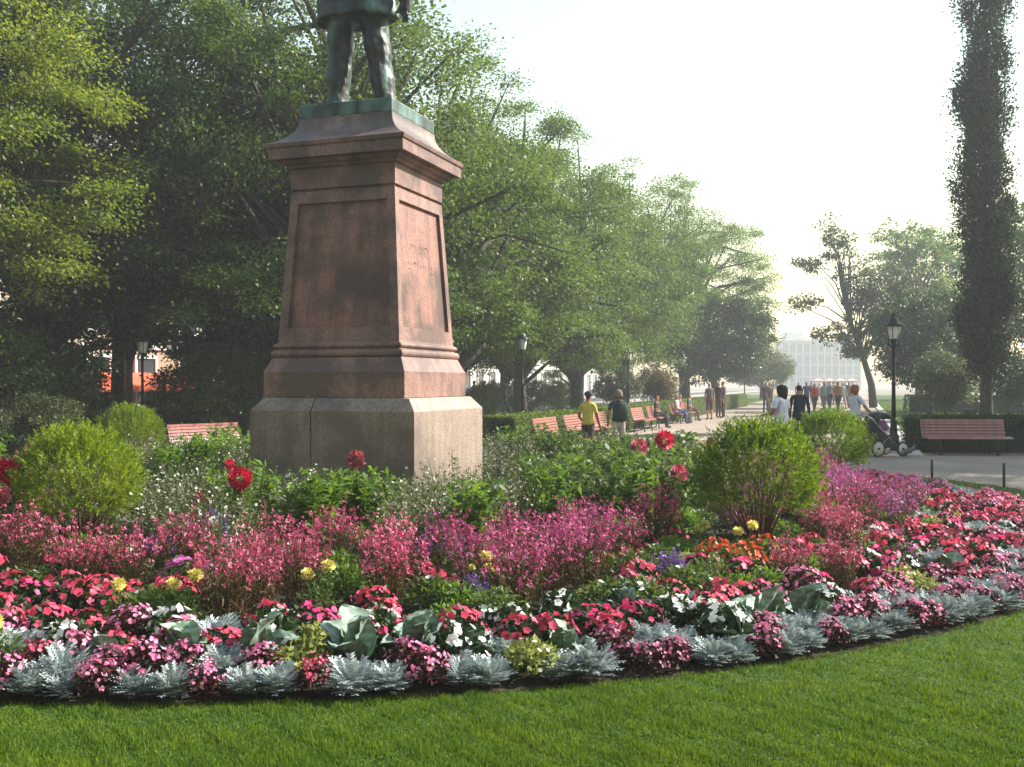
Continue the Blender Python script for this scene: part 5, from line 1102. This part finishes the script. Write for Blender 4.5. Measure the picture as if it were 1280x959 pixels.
for px, py, v_ in ((232, 788, 0), (153, 790, 1), (398, 775, 0), (604, 758, 2), (930, 712, 0), (0, 838, 1), (880, 705, 1)): at_px('marigold', px, py, 1.0, var=v_, rz=0)
for px, py in ((378, 838), (395, 815), (665, 832), (890, 712), (1150, 745), (1130, 735), (455, 800), (870, 720)): at_px('lime', px, py, 1.0)
for px, py in ((905, 725), (930, 722), (955, 712), (895, 718)): at_px('scarlet', px, py, 1.0)
for px, py in ((835, 735), (590, 770), (535, 715), (200, 715)): at_px('salvia', px, py, .72)
for px, py in ((545, 770), (570, 775), (760, 770), (800, 768), (890, 742), (860, 752), (200, 780), (180, 790), (430, 755), (620, 785)): at_px('low_green', px, py, 1.05)
# ring by ring fill
def visible(x, y, m=130):
    if y < 3: return False
    px = 640 + x/y*FPX; return -m < px < 1280 + m
def free(x, y, rad): return all((x-a)**2+(y-b)**2 > (rad+c)**2*.42 for a, b, c in placed)
def pedestal_clear(x, y):
    u_ = (x-MON[0])*U[0]+(y-MON[1])*U[1]; s_ = (x-MON[0])*Vv[0]+(y-MON[1])*Vv[1]; return max(abs(u_), abs(s_)) > 1.42
def hidden(x, y): px = 640+x/y*FPX; return y > 14.6 and 318 < px < 590
def fill(r, step, choose, jit=.06, s=(.88, 1.12), rad=.16):
    n = int(2*PI*r/step); st_ = prng.uniform(0, 1)
    for i in range(n):
        a = 2*PI*(i+st_)/n; rr = r + prng.uniform(-jit, jit); a += prng.uniform(-jit, jit)/r
        x, y = MON[0]+rr*math.cos(a), MON[1]+rr*math.sin(a)
        if not visible(x, y) or hidden(x, y) or not pedestal_clear(x, y) or (y > 19.5): continue
        key = choose(x, y, a, i); q_ = 640+x/y*FPX
        if key in ('gaura', 'gaura_magenta', 'gaura_mauve', 'airy_white', 'bush', 'bush_bright') and ((870 < q_ < 1010 and y < 9.3) or (40 < q_ < 165 and y < 8.9)): key = W(low_green=.45, lime=.2, scarlet=.15, hot=.2)
        if key and free(x, y, rad): put(key, x, y, prng.uniform(*s) * (prng.uniform(.78, 1.12) if 'gaura' in key else 1.0))
def W(**k): ks = list(k); return prng.choices(ks, [k[q] for q in ks])[0]
run = {'k': 'miller', 'n': 2}
def edge(x, y, a, i):
    if run['n'] <= 0: run['k'] = {'miller': W(begonia=.75, begonia_rose=.25)}.get(run['k'], 'miller'); run['n'] = prng.choice((1, 1, 2, 2, 3))
    run['n'] -= 1; return run['k']
fill(8.31, .185, edge, .03, (.60, .86), .085); fill(8.13, .20, edge, .04, (.66, .92), .09); fill(7.98, .22, edge, .04, (.7, .92), .095); fill(7.85, .28, lambda x, y, a, i: W(miller=.3, coral=.3, hot=.15, begonia=.25), .05, (.75, .95), .12)
def ringB(x, y, a, i):
    px = 640+x/y*FPX
    if px < 200: return W(coral=.75, hot=.1, begonia=.15)
    if px > 1000: return W(coral=.3, hot=.28, begonia=.14, white=.06, miller=.2, begonia_rose=.1)
    return W(coral=.5, hot=.24, white=.1, begonia=.08, lime=.04, miller=.06)
for r_ in (7.68, 7.46): fill(r_, .27, ringB, .06, (.78, 1.0), .135)
def ringC(x, y, a, i):
    px = 640+x/y*FPX
    if px < 260: return W(coral=.82, hot=.14, white=.04)
    if px > 1050: return W(coral=.4, hot=.25, white=.12, lime=.06, mauve=.12, miller=.08)
    return W(coral=.5, hot=.26, white=.07, low_green=.12, lime=.05)
for r_ in (7.22, 6.95, 6.65): fill(r_, .30, ringC, .07, (.8, 1.05), .15)
def ringD(x, y, a, i):
    px = 640+x/y*FPX
    if px > 1100: return W(coral=.35, mauve=.25, hot=.2, white=.15)
    if px < 230: return W(coral=.5, hot=.15, gaura=.25, mauve=.1)
    if px > 960: return W(gaura=.2, coral=.2, gaura_mauve=.15, low_green=.25, gaura_magenta=.2)
    return W(gaura=.13, gaura_magenta=.09, hot=.18, coral=.1, mauve=.08, low_green=.38, salvia=.04)
for r_ in (6.25, 5.88): fill(r_, .50, ringD, .09, rad=.24)
for r_ in (5.45, 5.0): fill(r_, .46, lambda x, y, a, i: (W(gaura=.08, gaura_magenta=.05, low_green=.38, bush_bright=.17, salvia=.04, airy_white=.28) if 640+x/y*FPX < 900 else W(gaura_mauve=.25, low_green=.3, gaura_magenta=.25, mauve=.2)), .1, rad=.22)
def ringE(x, y, a, i):
    px = 640+x/y*FPX
    if 360 < px < 520: return W(bush_bright=.5, low_green=.2, airy_white=.3)
    if 520 <= px < 650: return W(airy_white=.75, low_green=.25)
    if 650 <= px < 880: return W(bush=.38, bush_bright=.22, airy_white=.4)
    return W(airy_white=.68, bush=.14, bush_bright=.18)
for r_ in (4.5, 3.95, 3.4): fill(r_, .5, ringE, .12, (.8, 1.08), rad=.26)
def ringF(x, y, a, i):
    px = 640+x/y*FPX
    if 520 < px < 660: return 'airy_white' if prng.random() < .5 else 'low_green'
    return W(bush_bright=.5, low_green=.3, airy_white=.2)
for r_ in (2.85, 2.3): fill(r_, .5, ringF, .1, (.55, .72), rad=.26)

# close the remaining gaps between the plants
for r_ in (7.3, 7.0, 6.7, 6.4, 6.1, 5.7): fill(r_, .24, lambda x, y, a, i: W(low_green=.5, coral=.3, hot=.2), .1, (.75, .95), rad=.15)

# ------------------------------------------------------------------ haze
g = G(); g.box((0, 185, 14.5), (420, 520, 33)); hz = g.obj('haze', [])
m = bpy.data.materials.new('haze_air'); m.use_nodes = True; n = m.node_tree.nodes; n.remove(n['Principled BSDF'])
pv = n.new('ShaderNodeVolumePrincipled'); pv.inputs['Color'].default_value = (0.86, 0.93, 1.0, 1); pv.inputs['Density'].default_value = 0.0013; pv.inputs['Anisotropy'].default_value = 0.1
m.node_tree.links.new(pv.outputs[0], n['Material Output'].inputs['Volume']); hz.data.materials.clear(); hz.data.materials.append(m)
tag(hz, 'thin pale morning haze filling the park air', 'haze', kind='stuff')
